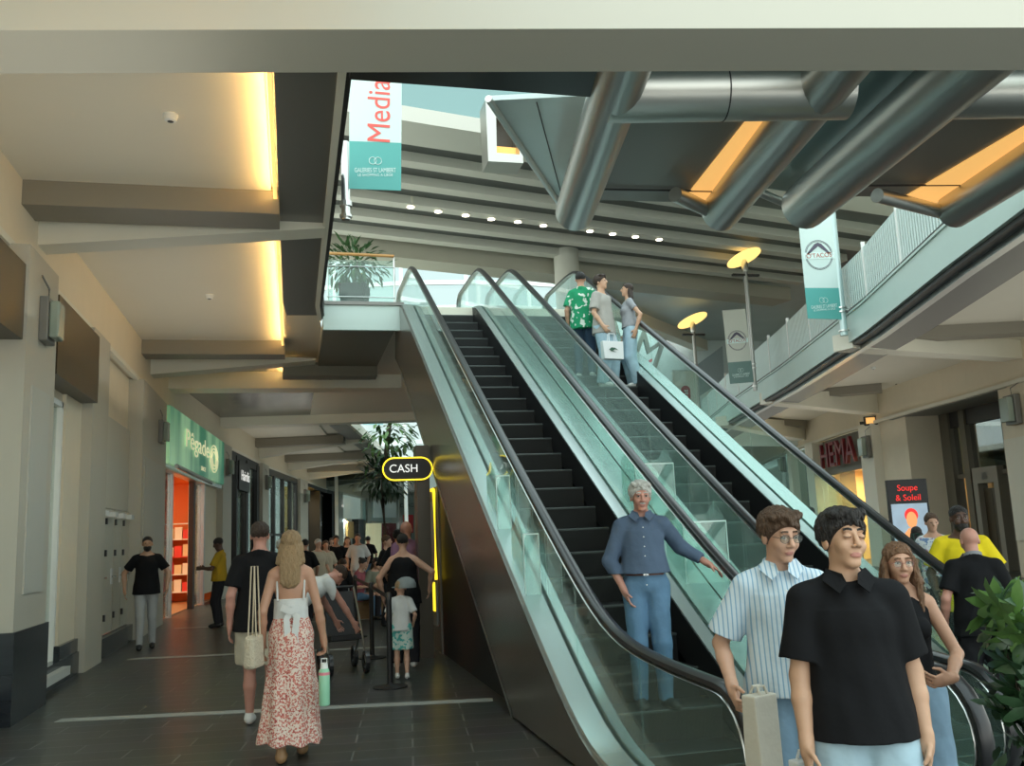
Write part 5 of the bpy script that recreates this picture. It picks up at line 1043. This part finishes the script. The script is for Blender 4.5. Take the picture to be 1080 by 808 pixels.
    if hair != 'bald':
        amp = .0050*s if h < .009 else .002*s; dsp = N_(150/s, amp)
        if hair in ('short', 'crop', 'mop', 'quiff'):
            v = {'short': .0, 'crop': -.005, 'mop': .012, 'quiff': .010}[hair]
            Hs = [E(0, .022, .046, .083+v, .100+v*.6, .086+v, .01)]; cuts = [cutA(.014 if hair != 'crop' else .008), (Hd(0, 0, -.062*hs)*s, Rh @ V(0, 0, -1))]
            if hair in ('mop', 'quiff'):
                q = np.random.RandomState(int(H*1000)); HF = [E(x, -.055+abs(x)*.35, .098+q.uniform(-.010, .014), .024, .034, .022, .01) for x in np.linspace(-.060, .060, 7)]+[cone(Hd(x, -.070+abs(x)*.5, .098), Hd(x+q.uniform(-.004, .016), -.090+abs(x)*.65, .066+q.uniform(-.012, .012)), .015, .006, .008) for x in np.linspace(-.055, .05, 7 if hair == 'mop' else 3)]
                Field(sc(HF), min(h, .005), disp=dsp).mesh('fringe', HR[hcol], root)
        if hair in ('long', 'mid', 'pony', 'bun', 'bob'):
            ln = {'long': .26, 'mid': .21, 'bob': .10, 'pony': .04, 'bun': 0}[hair]
            Hs = [E(0, .022, .044, .085, .100, .088, .01)]; cuts = [cutA(.006)]
            if ln:
                L2 = [E(0, .055, -.04, .082, .055, .09, .03)]
                for sx in (-1, 1): L2 += [cone(Hd(sx*.074, .02, .01)*1, Hd(sx*.085, .045, -.13)*1, .020, .030, .03)]
                z = -.10
                while z > -.10-ln: L2.append(E(0, .085 if hair != 'pony' else .10, z, .082 if hair != 'pony' else .03, .035, .06, .03)); z -= .05
                if hair == 'long' and fringe:
                    for sx in (-1, 1): L2 += [cone(Hd(sx*.078, .0, .03), Hd(sx*.088, -.035, -.10), .016, .020, .02), cone(Hd(sx*.088, -.035, -.10), Hd(sx*.085, -.06, -.26), .022, .014, .02)]
                Field(sc(L2), h, disp=dsp).mesh('hair_length', HR[hcol], root)
            if hair == 'bun': Hs.append(E(0, .10, .09, .04, .04, .04, .01))
        if hair == 'fringe': Hs = [E(0, .03, .02, .082, .095, .075, .01)]; cuts = [cutA(-.012), (Hd(0, 0, .045*hs)*s, Rh @ V(0, 0, 1)), (Hd(0, 0, -.06*hs)*s, Rh @ V(0, 0, -1))]
        Field(sc(Hs), min(h, .008), cuts, dsp).mesh('hair', HR[hcol], root)
    if beard:
        Bd = [E(0, -.018, -.058, .060, .072, .062, .01), E(0, -.058, -.098, .032, .024, .022, .01)] if beard[0] == 'full' else [E(0, -.088, -.043, .026, .010, .007, .006)]
        cb = [(Hd(0, 0, -.030*hs)*s, Rh @ V(0, 0, 1)), (Hd(0, -.0*hs, 0)*s, Rh @ V(0, 1, 0))] if beard[0] == 'full' else []
        Field(sc(Bd), min(h, .006), cb, N_(200, .001)).mesh('beard' if beard[0] == 'full' else 'moustache', HR[beard[1]], root)
    if glasses:
        for sx in (-1, 1):
            pts = [tuple(Hd((sx*.033+.024*math.cos(a))*hs, -.097*hs+abs(math.cos(a))*.004, (.010+.019*math.sin(a))*hs)*s) for a in [i*math.pi/10 for i in range(20)]]
            MB().tube(pts, .0013*s, 6, closed=True).build('glasses_rim', glasses, root); MB().add(pts, [tuple(range(20))]).build('glasses_lens', M['acryl'], root)
            MB().tube([tuple(Hd(sx*.058*hs, -.094*hs, .014*hs)*s), tuple(Hd(sx*.079*hs, .01, .012*hs)*s)], .0013*s, 5).build('glasses_temple', glasses, root)
        MB().tube([tuple(Hd(-.010*hs, -.098*hs, .014*hs)*s), tuple(Hd(.010*hs, -.098*hs, .014*hs)*s)], .0013*s, 5).build('glasses_bridge', glasses, root)
    # ---- top
    if top:
        kd, mt = top[0], top[1]; o = top[2] if len(top) > 2 else {}
        inf = o.get('inf', .020); hem = o.get('hem', -.10); lo_ = o.get('loose', .0); sl = o.get('sleeve', .62)
        q = [ell(T(0, 0, .02), V(.15*b_+inf+lo_, .10*b_+inf+belly+lo_, .16), Rt, .05), ell(T(0, -belly*.5, .17), V(.128*b_+inf+lo_, .092*b_+inf+belly+lo_, .16), Rt, .05), ell(T(0, -.003, .35), V(.140*b_+inf*.9, .105*b_+inf*.7, .165), Rt, .05)]
        if fem: q += [ell(T(sx*.065, -.082, .33), V(.062, .05, .06), Rt, .03) for sx in (-1, 1)]
        if kd in ('tee', 'shirt', 'long'):
            q += [cone(T(-.11, .01, .456), T(.11, .01, .456), .052+inf*.6, .052+inf*.6, .03), cone(T(0, .015, .545), T(-.115, .01, .480), .062, .044, .03), cone(T(0, .015, .545), T(.115, .01, .480), .062, .044, .03)]
            for i, (a, e, w) in enumerate(A):
                if kd == 'long': q += [cone(a, e, .052+inf*.8, .044+inf*.7, .03), cone(e, e+(w-e)*o.get('cuff', .92), .045+inf*.7, .034+inf*.6, .02, True)]
                else: q += [cone(a, a+(e-a)*sl, .048*b_+inf*.7, .048*b_+inf*.85+o.get('flare', .002)*.6, .025, True)]
        elif kd == 'tank': q += [cone(T(-.085, .005, .44), T(.085, .005, .44), .058, .058, .03)]+[cone(T(sx*.10, .0, .42), T(sx*.085, .02, .51), .022, .018, .01) for sx in (-1, 1)]
        if kd != 'tank' or hem < -.05: q.append(ecyl(T(0, -.003-belly*.4, 0), .40, hem, (.112*b_+inf*.6, .080*b_+inf*.5), (.160*b_+inf+lo_+.014, .118*b_+inf+belly*.6+lo_+.016), Rt, .04))
        cu = [(T(0, 0, hem)*s, -(Rt @ V(0, 0, 1)))]
        npn = unit(V(0, -.50, .86)); cu.append((T(0, 0, o.get('neck', .525))*s, Rt @ npn))
        if o.get('vee'):
            q2 = cone(T(0, -.17, .45), T(0, -.095, .575), .004, .042, .006, sub=True); q.append(q2)
        if o.get('topcut') is not None: cu.append((T(0, 0, o['topcut'])*s, Rt @ V(0, 0, 1)))
        wr = N_(26/s, .0035*s)
        Field(sc(q), max(h, .0045), cu, wr).mesh('top', mt, root)
        if collar:
            c0 = T(0, .010, .566); pts = []
            for a in np.linspace(-2.55, 2.55, 15): pts.append(tuple((c0+Rt @ V(.073*math.sin(a), .065*math.cos(a)+.0, -.018+.028*math.cos(a)))*s))
            MB().sweep(pts, [(-.004*s, -.020*s), (.004*s, -.020*s), (.006*s, .014*s), (-.002*s, .016*s)]).build('collar', collar, root, smooth=True)
            for sx in (-1, 1):
                P_ = [T(sx*.030, -.070, .556), T(sx*.074, -.010, .575), T(sx*.102, -.050, .532), T(sx*.056, -.118, .485), T(sx*.020, -.098, .520)]; MB().prism([Vector(p*s) for p in P_], tuple((Rt @ V(0, -.006, .003))*s)).build('collar', collar, root)
        if o.get('buttons'):
            for z in np.linspace(.44, .0, 7): p = T(0, -.10*b_-inf-.014-belly*(1 if z < .3 else 0), z)*s; MB().ball(tuple(p), .005*s, 8, 6, (1, .5, 1)).build('button', M['white'], root)
    # ---- bottom
    if bottom and legs:
        kd, mt = bottom[0], bottom[1]; o = bottom[2] if len(bottom) > 2 else {}; inf = o.get('inf', .018); fl = o.get('flare', 0)
        q = [ell(T(0, 0, .0), V(.15*b_+inf, .10*b_+inf+belly*.4, .13), Rt, .04), ell(T(0, .0, .09), V(.135*b_+inf*.8, .095*b_+inf*.8+belly*.5, .1), Rt, .04)]; cu = [(T(0, 0, o.get('waist', .10))*s, Rt @ V(0, 0, 1))]
        if kd == 'skirt':
            c = P0+V(0, 0, -.05); zb = o.get('hem', .16); q += [cone(c, V(P0[0], P0[1]+.02, zb+.3), .165, .20, .06), cone(V(P0[0], P0[1]+.02, zb+.35), V(P0[0]+.02, P0[1]+.02, zb), .19, .23+fl, .05, True)]; dsp = (lambda X, Y, Z: .010*np.sin(9*np.arctan2(Y, X)+3*Z)*np.clip((1.0*s-Z)/.6, 0, 1))
            Field(sc(q), max(h, .006), cu, dsp).mesh('skirt', mt, root)
        else:
            for (a, k_, an) in Lg:
                if kd == 'trousers': q += [cone(a, k_, .085*b_+inf, .056+inf+fl*.5, .03), cone(k_, an+V(0, 0, -.02), .056+inf+fl*.5, .046+inf*.6+fl, .03, True)]
                elif kd == 'shorts': f = o.get('len', .85); q += [cone(a, a+(k_-a)*f, .088*b_+inf, .075+inf+fl, .03, True)]
            Field(sc(q), max(h, .0045), cu, N_(30/s, .004*s)).mesh('trousers' if kd == 'trousers' else 'shorts', mt, root)
        if o.get('belt'):
            MB().sweep([tuple(T((.137*b_+inf*.9)*math.cos(a), (.10*b_+inf*.9+belly*.5)*math.sin(a), .085)*s) for a in [i*math.pi/16 for i in range(32)]], [(-.004, -.016), (.004, -.016), (.004, .016), (-.004, .016)], closed=True).build('belt', o['belt'], root, smooth=True)
            p = T(0, -(.10*b_+inf*.9+belly*.5)-.004, .085)*s; MB().box(p[0]-.02, p[0]+.02, p[1]-.006, p[1]+.002, p[2]-.015, p[2]+.015).build('belt_buckle', silver, root)
    if legs and shoes:
        for i, (a, k_, an) in enumerate(Lg):
            tf = rotz(toes[i]) @ V(0, -1, 0); z0 = feet[i][2]; q = [cone(an+V(0, 0, -.035)-tf*.02, an+V(0, 0, -.045)+tf*.12, .042, .036, .03), cone(an+V(0, 0, .01), an+V(0, 0, -.03), .038, .042, .02), ell(an+tf*.13+V(0, 0, -.052), V(.042, .055, .034), rotz(toes[i]), .02)]
            Field(sc(q), max(h*.8, .005), [(V(0, 0, z0+.002)*s, V(0, 0, -1))]).mesh('shoe', shoes, root)
    root['_s'] = s; del root['_s']; PEOPLE.append(root); return root, T, Hd, s, A
# ------------------------------------------------------------------ the people, nearest first
def at(px, py, Y): p = ony(px, py, Y); return (p[0], Y, 0)
def hip(px, Y): return (float(ony(px, 620, Y)[0]), Y, 0)
def hz(px, py, Y, base=0): return round((float(ony(px, py, Y)[2])-base)/1.012, 3)
# man in black polo, nearest
r_, T, Hd, s, A = person('young man with closed eyes in black polo shirt and light denim, nearest the camera', hip(893, 3.12), -20, hz(895, 531, 3.12), .0042, 'olive', side=.0, head=(.32, -.08, .06), hands=((-.225, -.10, .87), (.225, -.06, .87)), hdir=(None, (-.1, -.1, -1)), feet=((-.10, .06, 0), (.12, -.15, 0)), build=1.06, hair='mop', hcol='black', top=('tee', C_['polo'], dict(inf=.030, hem=-.06, loose=.010, sleeve=.80, vee=True, flare=.012, neck=.55)), bottom=('shorts', C_['jeansl'], dict(inf=.03, len=.9, flare=.02)), shoes=shoew, eyes='closed', collar=C_['polo'])
# boy with glasses in striped shirt
person('young man with round glasses in a pale blue striped short sleeved shirt', hip(824, 3.75), -20, hz(828, 531, 3.75), .0046, 'fair', head=(.38, .20, .0), hands=((-.27, -.14, .97), (.22, -.06, .87)), grip=(1, 0), feet=((-.1, 0, 0), (.12, -.12, 0)), build=.98, hair='mop', hcol='brown', top=('shirt', C_['stripes'], dict(inf=.028, hem=-.02, loose=.012, sleeve=.85, vee=True, flare=.02, neck=.55, buttons=True)), bottom=('shorts', C_['jeansm'], dict(inf=.03, len=.95, flare=.02)), shoes=shoew, glasses=M['dark'], collar=C_['stripes'])
# girl in black sleeveless top
person('young woman with glasses and long brown hair in a black sleeveless top and jeans', hip(950, 3.95), -30, hz(950, 566, 3.95), .0048, 'tan', head=(.18, .06, 0), hands=((-.24, -.05, .90), (.17, -.27, 1.04)), elbow=((-.4, .8, 0), (.5, .5, -.4)), hdir=(None, (-.75, -.3, -.12)), grip=(0, 1), feet=((-.1, 0, 0), (.11, -.1, 0)), fem=True, build=.9, hair='long', hcol='lbrown', fringe=1, top=('tank', C_['black'], dict(inf=.010, hem=.02, neck=.52)), bottom=('trousers', C_['jeansm'], dict(inf=.016, flare=.02, waist=.07)), shoes=shoew, glasses=mat('pink_frame', (.35, .12, .10), .3))
# elderly man on the escalator step
zs = T30*6.81-3.70
person('elderly white haired man in blue grey shirt and jeans riding the left escalator', (2.70, 6.95, round(.577*6.81-3.70, 3)), -18, 1.74, .0068, 'ruddy', head=(.12, .10, 0), hands=((-.175, -.08, .90), (.50, .10, 1.08)), elbow=((-1, .3, 0), (.4, .5, -.5)), hdir=((.35, -.15, -.9), (.7, .0, -.5)), feet=((-.09, 0, 0), (.10, -.02, 0)), toes=(.1, .55), build=1.02, belly=.03, hair='quiff', hcol='grey', top=('long', C_['shirtblue'], dict(inf=.022, hem=.085, cuff=.80, vee=True, loose=.0, neck=.55, buttons=True)), bottom=('trousers', C_['jeans'], dict(inf=.017, belt=leather)), shoes=shoeb, beard=('mo', 'grey'), collar=C_['shirtblue'])
# three on the right escalator
def stepz(y): k = math.floor((y-5.21)/.4); return max(0, T30*(5.21+k*.4)-3.70)
def rider(px, Y): X = float(ony(px, 400, Y)[0]); return (X, Y, stepz(Y))
r3 = rider(640, 13.0)
person('young man in grey tee and jeans holding a white carrier bag on the escalator', r3, 40, 1.78, .012, 'olive', head=(.1, -.10, 0), hands=((-.22, -.12, .90), (.24, .0, .90)), grip=(1, 0), feet=((-.1, .02, 0), (.1, -.05, 0)), toes=(0, 0), hair='quiff', hcol='dbrown', top=('tee', C_['grey'], dict(inf=.028, hem=-.13, loose=.012, flare=.014, sleeve=.8)), bottom=('trousers', C_['jeansl'], dict(inf=.03, flare=.02)), shoes=shoew)
r4 = (r3[0]+.46, r3[1]+.02, r3[2]); r4 = (float(ony(668, 400, 13.0)[0]), 13.0, r3[2])
person('young woman in striped crop top and pale jeans, facing the grey tee man', r4, -100, 1.66, .012, 'olive', lean=.04, head=(0, -.12, 0), hands=((-.20, -.05, .90), (.22, .05, .92)), feet=((-.09, .02, 0), (.1, .06, 0)), fem=True, build=.93, hair='long', hcol='dbrown', top=('tee', C_['gstripes'], dict(inf=.010, hem=.05, sleeve=.5)), bottom=('trousers', C_['jeansl'], dict(inf=.024, flare=.03, waist=.13)), shoes=shoew)
r5 = rider(618, 13.4)
person('person in a green and white printed shirt seen from behind on the right escalator', r5, 150, 1.70, .012, 'tan', head=(.2, 0, 0), hands=((-.25, -.02, .88), (.25, -.02, .88)), hair='short', hcol='black', top=('tee', C_['green'], dict(inf=.03, hem=-.15, loose=.02, sleeve=.8)), bottom=('trousers', C_['jeansd'], dict(inf=.02)), shoes=shoew)
# right, ground floor
person('bald older man in a black polo with a shoulder strap, seen from behind', hip(1031, 6.1), 152, hz(1025, 552, 6.1), .0075, 'ruddy', lean=.08, head=(.15, .25, 0), hands=((-.28, -.08, .88), (.28, -.08, .90)), feet=((-.13, .1, 0), (.12, -.08, 0)), build=1.08, belly=.03, hair='bald', top=('tee', C_['black'], dict(inf=.03, hem=-.14, loose=.02, sleeve=.75)), bottom=('trousers', C_['darktr'], dict(inf=.03)), shoes=shoeb, collar=cloth('grey_collar', (.25, .26, .28)))
person('man in a bright yellow polo shirt facing the camera near the lift', hip(1020, 7.1), -36, hz(1015, 530, 7.1), .008, 'dark', head=(.25, .02, 0), hands=((-.26, -.2, .98), (.30, -.12, .93)), build=1.10, belly=.03, hair='crop', hcol='black', top=('tee', C_['yellow'], dict(inf=.032, hem=-.14, loose=.02, sleeve=.8, flare=.012)), bottom=('trousers', C_['darktr'], dict(inf=.03)), shoes=shoeb, beard=('full', 'black'))
person('woman in a blue and white floral blouse behind the handrail', hip(990, 9.2), -34, hz(991, 538, 9.2), .010, 'fair', head=(.2, .1, 0), hands=((-.2, -.15, .95), (.2, -.2, 1.0)), fem=True, hair='bun', hcol='brown', top=('tee', C_['blouse'], dict(inf=.02, hem=-.1, sleeve=.7)), bottom=('skirt', C_['dots'], dict(hem=.25)), shoes=shoew)
person('woman with long black hair carrying a green bag, seen from behind', hip(973, 10.6), 142, hz(973, 553, 10.6), .012, 'tan', fem=True, hair='long', hcol='black', top=('tee', C_['black'], dict(hem=-.1)), bottom=('trousers', C_['palegrn'], dict(inf=.04, flare=.04)), shoes=shoeb)
person('dark haired man in a pale shirt seen beyond the right escalator deck', hip(862, 15.5), -30, hz(862, 533, 15.5), .013, 'tan', hair='short', hcol='black', top=('tee', C_['white'], {}), bottom=('trousers', C_['darktr'], {}))
# left arcade
r_b = person('blonde woman in a white halter top and long red floral skirt walking away', (float(onz(306, 802, 0)[0])+.01, 7.45, 0), 178, 1.70, .0068, 'tan', head=(-.05, .12, 0), hands=((-.25, -.05, .87), (.22, -.03, .88)), grip=(1, 0), feet=((-.08, -.10, 0), (.07, .16, 0)), fem=True, build=.95, hair='mid', hcol='blonde', top=('tank', C_['white'], dict(inf=.010, hem=.08, topcut=.27)), bottom=('skirt', C_['floral'], dict(hem=.14, flare=.02, waist=.14)), shoes=shoet)
person('man in a black tee and beige shorts walking away beside the blonde woman', (float(ony(274, 640, 8.8)[0]), 8.8, 0), 176, 1.80, .0078, 'ruddy', hands=((-.25, -.05, .88), (.25, .02, .87)), feet=((-.10, .05, 0), (.1, -.15, 0)), build=1.08, hair='short', hcol='dbrown', top=('tee', C_['black'], dict(inf=.03, hem=-.13, loose=.012, sleeve=.75)), bottom=('shorts', C_['khaki'], dict(inf=.03, len=.9, flare=.02)), shoes=shoew)
person('bearded man in a black tee and pale trousers walking towards the camera', (-2.32, 16.3, 0), 8, 1.80, .013, 'olive', hands=((-.32, .05, .92), (.30, -.08, .92)), elbow=((-1, .6, 0), (1, .6, 0)), feet=((-.09, -.12, 0), (.10, .14, 0)), build=1.08, hair='crop', hcol='black', top=('tee', C_['black'], dict(inf=.026, hem=-.1, sleeve=.7)), bottom=('trousers', C_['lightgreytr'], dict(inf=.01)), shoes=shoeb, beard=('full', 'black'))
person('guard in a mustard shirt and black trousers by the shopfront, turned sideways', (-1.42, 19.6, 0), -100, 1.76, .014, 'dark', head=(0, .35, 0), hands=((-.12, -.32, 1.15), (.12, -.32, 1.15)), hair='short', hcol='black', top=('tee', C_['mustard'], dict(inf=.028, hem=-.05, sleeve=.8)), bottom=('trousers', C_['darktr'], dict(inf=.02)), shoes=shoeb)
person('man in a white tee bending over the stroller', (.10, 11.1, 0), 118, 1.78, .010, 'ruddy', lean=1.15, pel=(0, .16, -.04), head=(0, 1.25, 0), hands=((-.2, -.56, .62), (.2, -.56, .62)), elbow=((-1, 0, .4), (1, 0, .4)), feet=((-.1, 0, 0), (.1, .1, 0)), hair='short', hcol='dbrown', top=('tee', C_['white'], dict(inf=.03, hem=-.1, sleeve=.8)), bottom=('trousers', C_['darktr'], dict(inf=.02)), shoes=shoeb)
person('small child in a grey cap, pale tee and mint printed shorts', (1.22, 10.95, 0), 172, 1.10, .0095, 'fair', hands=((-.22, -.1, .96), (.22, -.1, .96)), feet=((-.09, .04, 0), (.09, -.06, 0)), hair='crop', hcol='blonde', top=('tee', C_['white'], dict(inf=.03, hem=-.08, sleeve=.8)), bottom=('shorts', C_['kid'], dict(inf=.035, len=.9, flare=.02)), shoes=shoew, build=.95)
person('woman in a black sleeveless top and black trousers beside the queue post', (1.36, 11.85, 0), 168, 1.66, .0115, 'fair', hands=((-.34, -.12, 1.0), (.28, -.05, .92)), elbow=((-1, .3, 0), (1, .3, 0)), fem=True, build=1.12, hair='short', hcol='black', top=('tank', C_['black'], dict(inf=.03, hem=-.12, loose=.02)), bottom=('trousers', C_['darktr'], dict(inf=.03, flare=.02)), shoes=shoew)
person('bald man in a mauve tee with a black shoulder strap by the cash kiosk', (1.58, 13.3, 0), 205, 1.84, .012, 'ruddy', head=(-.9, 0, 0), hair='bald', top=('tee', C_['purple'], dict(inf=.03, hem=-.12, sleeve=.8)), bottom=('shorts', C_['darktr'], dict(inf=.03)), shoes=shoeb, beard=('full', 'dbrown'), build=1.05)
far = [('person in a black jacket and white head scarf behind the man in the black tee', (297, 14.8), 170, 1.66, 'short', 'grey', C_['black'], C_['darktr'], 0, 'fair'),
 ('dark haired person standing behind the head of the blonde woman', (322, 19.5), 180, 1.66, 'short', 'black', C_['black'], C_['darktr'], 1, 'tan'),
 ('grey haired person in a pale top right of the blonde hair', (336, 21), 30, 1.66, 'short', 'grey', C_['khaki'], C_['palegrn'], 1, 'fair'),
 ('woman with long brown hair in a cream cardigan over red', (344, 22), 10, 1.62, 'long', 'brown', C_['khaki'], C_['red'], 1, 'fair'),
 ('man in a dark open jacket standing in the crowd left of centre', (355, 25), 5, 1.74, 'short', 'black', C_['black'], C_['palegrn'], 0, 'tan'),
 ('woman in a black vest and short skirt walking with a floral bag', (367, 25.5), 0, 1.70, 'bob', 'brown', C_['black'], C_['darktr'], 1, 'fair'),
 ('man in a white shirt and flat cap standing in the crowd', (378, 24), -10, 1.76, 'crop', 'dbrown', C_['white'], C_['lightgreytr'], 0, 'tan'),
 ('tall dark haired woman in black in the queue beside the bald man', (421, 15), 150, 1.74, 'bun', 'black', C_['black'], C_['darktr'], 1, 'tan'),
 ('person with grey brown hair behind the queue in a black top', (409, 17.5), 60, 1.66, 'short', 'brown', C_['black'], C_['darktr'], 0, 'fair'),
 ('person in a pale blue top far down the arcade between two shoppers', (350, 34), 0, 1.70, 'short', 'brown', C_['shirtblue'], C_['jeans'], 0, 'fair'),
 ('distant shopper in dark clothes near the white shop window', (389, 31), 170, 1.70, 'short', 'black', C_['black'], C_['jeans'], 0, 'tan')]
for lab, (px, Y), rz, Hh, hr_, hc, tp, bt, fe, skn in far:
    person(lab, hip(px, Y), rz, Hh, .015 if Y < 20 else .019, skn, hair=hr_, hcol=hc, fem=bool(fe), top=('tee', tp, dict(inf=.03, hem=-.12, sleeve=.9)), bottom=('trousers', bt, dict(inf=.02)), hands=((-.24, -.12, .95), (.24, -.1, .95)), feet=((-.1, .05, 0), (.1, -.08, 0)))
for lab, (px, Y), rz, hr_, hc, tp, bt, fe, skn in [('seated man in black with his back turned on the bench', (358, 19.2), 150, 'short', 'dbrown', C_['black'], C_['darktr'], 0, 'tan'), ('seated woman in pink leaning forward on the bench', (376, 19.4), 60, 'bun', 'black', C_['pink'], C_['jeans'], 1, 'fair'), ('seated woman with long dark hair looking down at her phone', (394, 19.5), 20, 'long', 'black', C_['palegrn'], C_['darktr'], 1, 'fair'), ('seated person in dark clothes at the right end of the bench', (412, 19.7), 200, 'short', 'black', C_['black'], C_['darktr'], 0, 'tan')]:
    person(lab, hip(px, Y), rz, 1.68, .017, skn, pel=(0, 0, -.45), lean=.22, head=(0, .3, 0), feet=((-.12, -.42, 0), (.12, -.45, 0)), hands=((-.15, -.35, .68), (.15, -.35, .68)), hair=hr_, hcol=hc, fem=bool(fe), top=('tee', tp, dict(inf=.03, hem=-.1, sleeve=.9)), bottom=('trousers', bt, dict(inf=.02)))
# ------------------------------------------------------------------ things carried
def wpos(root, p): return root.matrix_world @ Vector(p)
bpy.context.view_layer.update()
def bag(nm, lab, c, w, d, hh, m, hm, rz=0, strap=.12, cat='bag', soft=0):
    root = empty(nm, c, R(rz), lab, cat)
    mb = MB(); mb.hexa([(-w/2*.92, -d/2, 0), (w/2*.92, -d/2, 0), (w/2*.92, d/2, 0), (-w/2*.92, d/2, 0)], [(-w/2, -d/2*.7, hh), (w/2, -d/2*.7, hh), (w/2, d/2*.7, hh), (-w/2, d/2*.7, hh)]); mb.build('bag_body', m, root, bevel=.006+soft)
    for y in (-d/2*.6, d/2*.6): MB().tube([(-w*.18, y, hh-.01), (-w*.14, y*.4, hh+strap), (w*.14, y*.4, hh+strap), (w*.18, y, hh-.01)], .006, 6).build('bag_handle', hm, root, smooth=True)
    return root
def hand(root, A, s, i, d=.09):
    a, e, w = A[i]; f = unit(w-e); return root.matrix_world @ Vector((w+f*d)*s)
paper = mat('paper_bag', (.55, .52, .44), .7, bump=.4, bscale=12); white_b = mat('carrier_white', (.72, .74, .74), .5); grn = mat('green_handbag', (.01, .07, .05), .4); bottle = mat('mint_bottle', (.30, .62, .42), .35); pinkm = mat('bottle_pink', (.75, .25, .30), .4)
P_ = {o['label'][:12]: o for o in PEOPLE}
def near(px, py, Y): return Vector(ony(px, py, Y))
p = near(803, 765, 3.50); bag('paper_bag', 'crumpled beige paper bag held by the young man with glasses', (p.x, p.y, p.z-.30), .13, .10, .42, paper, paper, 20, .03)
p = near(852, 800, 3.25); bag('paper_bag', 'white paper bag corner low beside the black polo man', (p.x-.01, p.y, p.z-.32), .12, .08, .32, white_b, white_b, 10, .03)
p = near(639, 372, 12.85); rb = bag('shopping_bag', 'white carrier bag with a green crocodile mark on the right escalator', (p.x, p.y-.28, p.z-.16), .34, .12, .27, white_b, white_b, 8, .12)
MB().prism([Vector(q) for q in [(-.08, -.063, .14), (-.04, -.063, .17), (.02, -.063, .165), (.07, -.063, .13), (.02, -.063, .145), (-.02, -.063, .12), (.04, -.063, .10), (-.05, -.063, .115)]], (0, .003, 0)).build('mark', mat('croc_green', (.03, .10, .06), .5), rb)
p = near(268, 690, 7.3); bag('shoulder_bag', 'cream woven shoulder bag of the blonde woman', (p.x, p.y, p.z-.10), .22, .10, .24, mat('cream_woven', (.56, .50, .38), .8, bump=.8, bscale=60), mat('cream_strap', (.55, .47, .34), .7), 70, .5, soft=.02)
p = near(342, 720, 7.15); root = empty('water_bottle', (p.x, p.y, p.z-.16), 0, 'mint green water bottle with pink band in the hand of the blonde woman', 'bottle'); MB().lathe([(.036, 0), (.04, .01), (.04, .24), (.03, .26)], (0, 0, 0), 20).build('body', bottle, root, smooth=True); MB().lathe([(.041, .215), (.041, .235)], (0, 0, 0), 20).build('band', pinkm, root); MB().lathe([(.028, .26), (.026, .30)], (0, 0, 0), 16).build('cap', M['white'], root); MB().tube([(-.02, 0, .29), (-.02, 0, .33), (.02, 0, .33), (.02, 0, .29)], .005, 6).build('loop', M['white'], root)
p = near(968, 585, 10.3); bag('shoulder_bag', 'dark green handbag on the arm of the black haired woman', (p.x, p.y, p.z-.2), .30, .12, .34, grn, grn, 0, .12, soft=.02)
p = near(428, 618, 10.95); root = empty('baseball_cap', (p.x, 10.95, p.z), R(-120), 'grey baseball cap on the small child', 'cap'); capm = cloth('cap_grey', (.22, .25, .25)); MB().lathe([(.122, -.02), (.122, .02), (.10, .07), (.05, .10), (.01, .105)], (0, 0, 0), 24).build('crown', capm, root, smooth=True); MB().prism([Vector((.09*math.cos(a), -.10-.07*abs(math.sin(a)), -.015)) for a in [math.pi*i/10 for i in range(11)]], (0, 0, .008)).build('brim', capm, root)
root = empty('halter_bow', (0, 0, 0), 0); COL.objects.unlink(root); bpy.data.objects.remove(root)
bl = r_b[0]; Tb = r_b[1]; sb = r_b[3]
for pts, wdt in (([(0, .125, .18), (-.05, .145, .14), (-.03, .15, -.02), (-.05, .15, -.16)], .05), ([(0, .125, .18), (.03, .145, .12), (.02, .15, -.04), (.03, .15, -.12)], .045), ([(-.07, .13, .20), (0, .15, .18), (.07, .13, .21)], .05)):
    MB().sweep([tuple(Tb(*q)*sb) for q in pts], [(-wdt/2, -.005), (wdt/2, -.005), (wdt/2, .005), (-wdt/2, .005)], up=(0, 1, 0)).build('bow', C_['white'], bl, smooth=True)
for sx in (-1, 1): MB().tube([tuple(Tb(sx*.10, .09, .26)*sb), tuple(Tb(sx*.105, .05, .40)*sb), tuple(Tb(sx*.10, .0, .50)*sb), tuple(Tb(sx*.10, -.06, .44)*sb)], .008, 6).build('strap', C_['white'], bl, smooth=True)
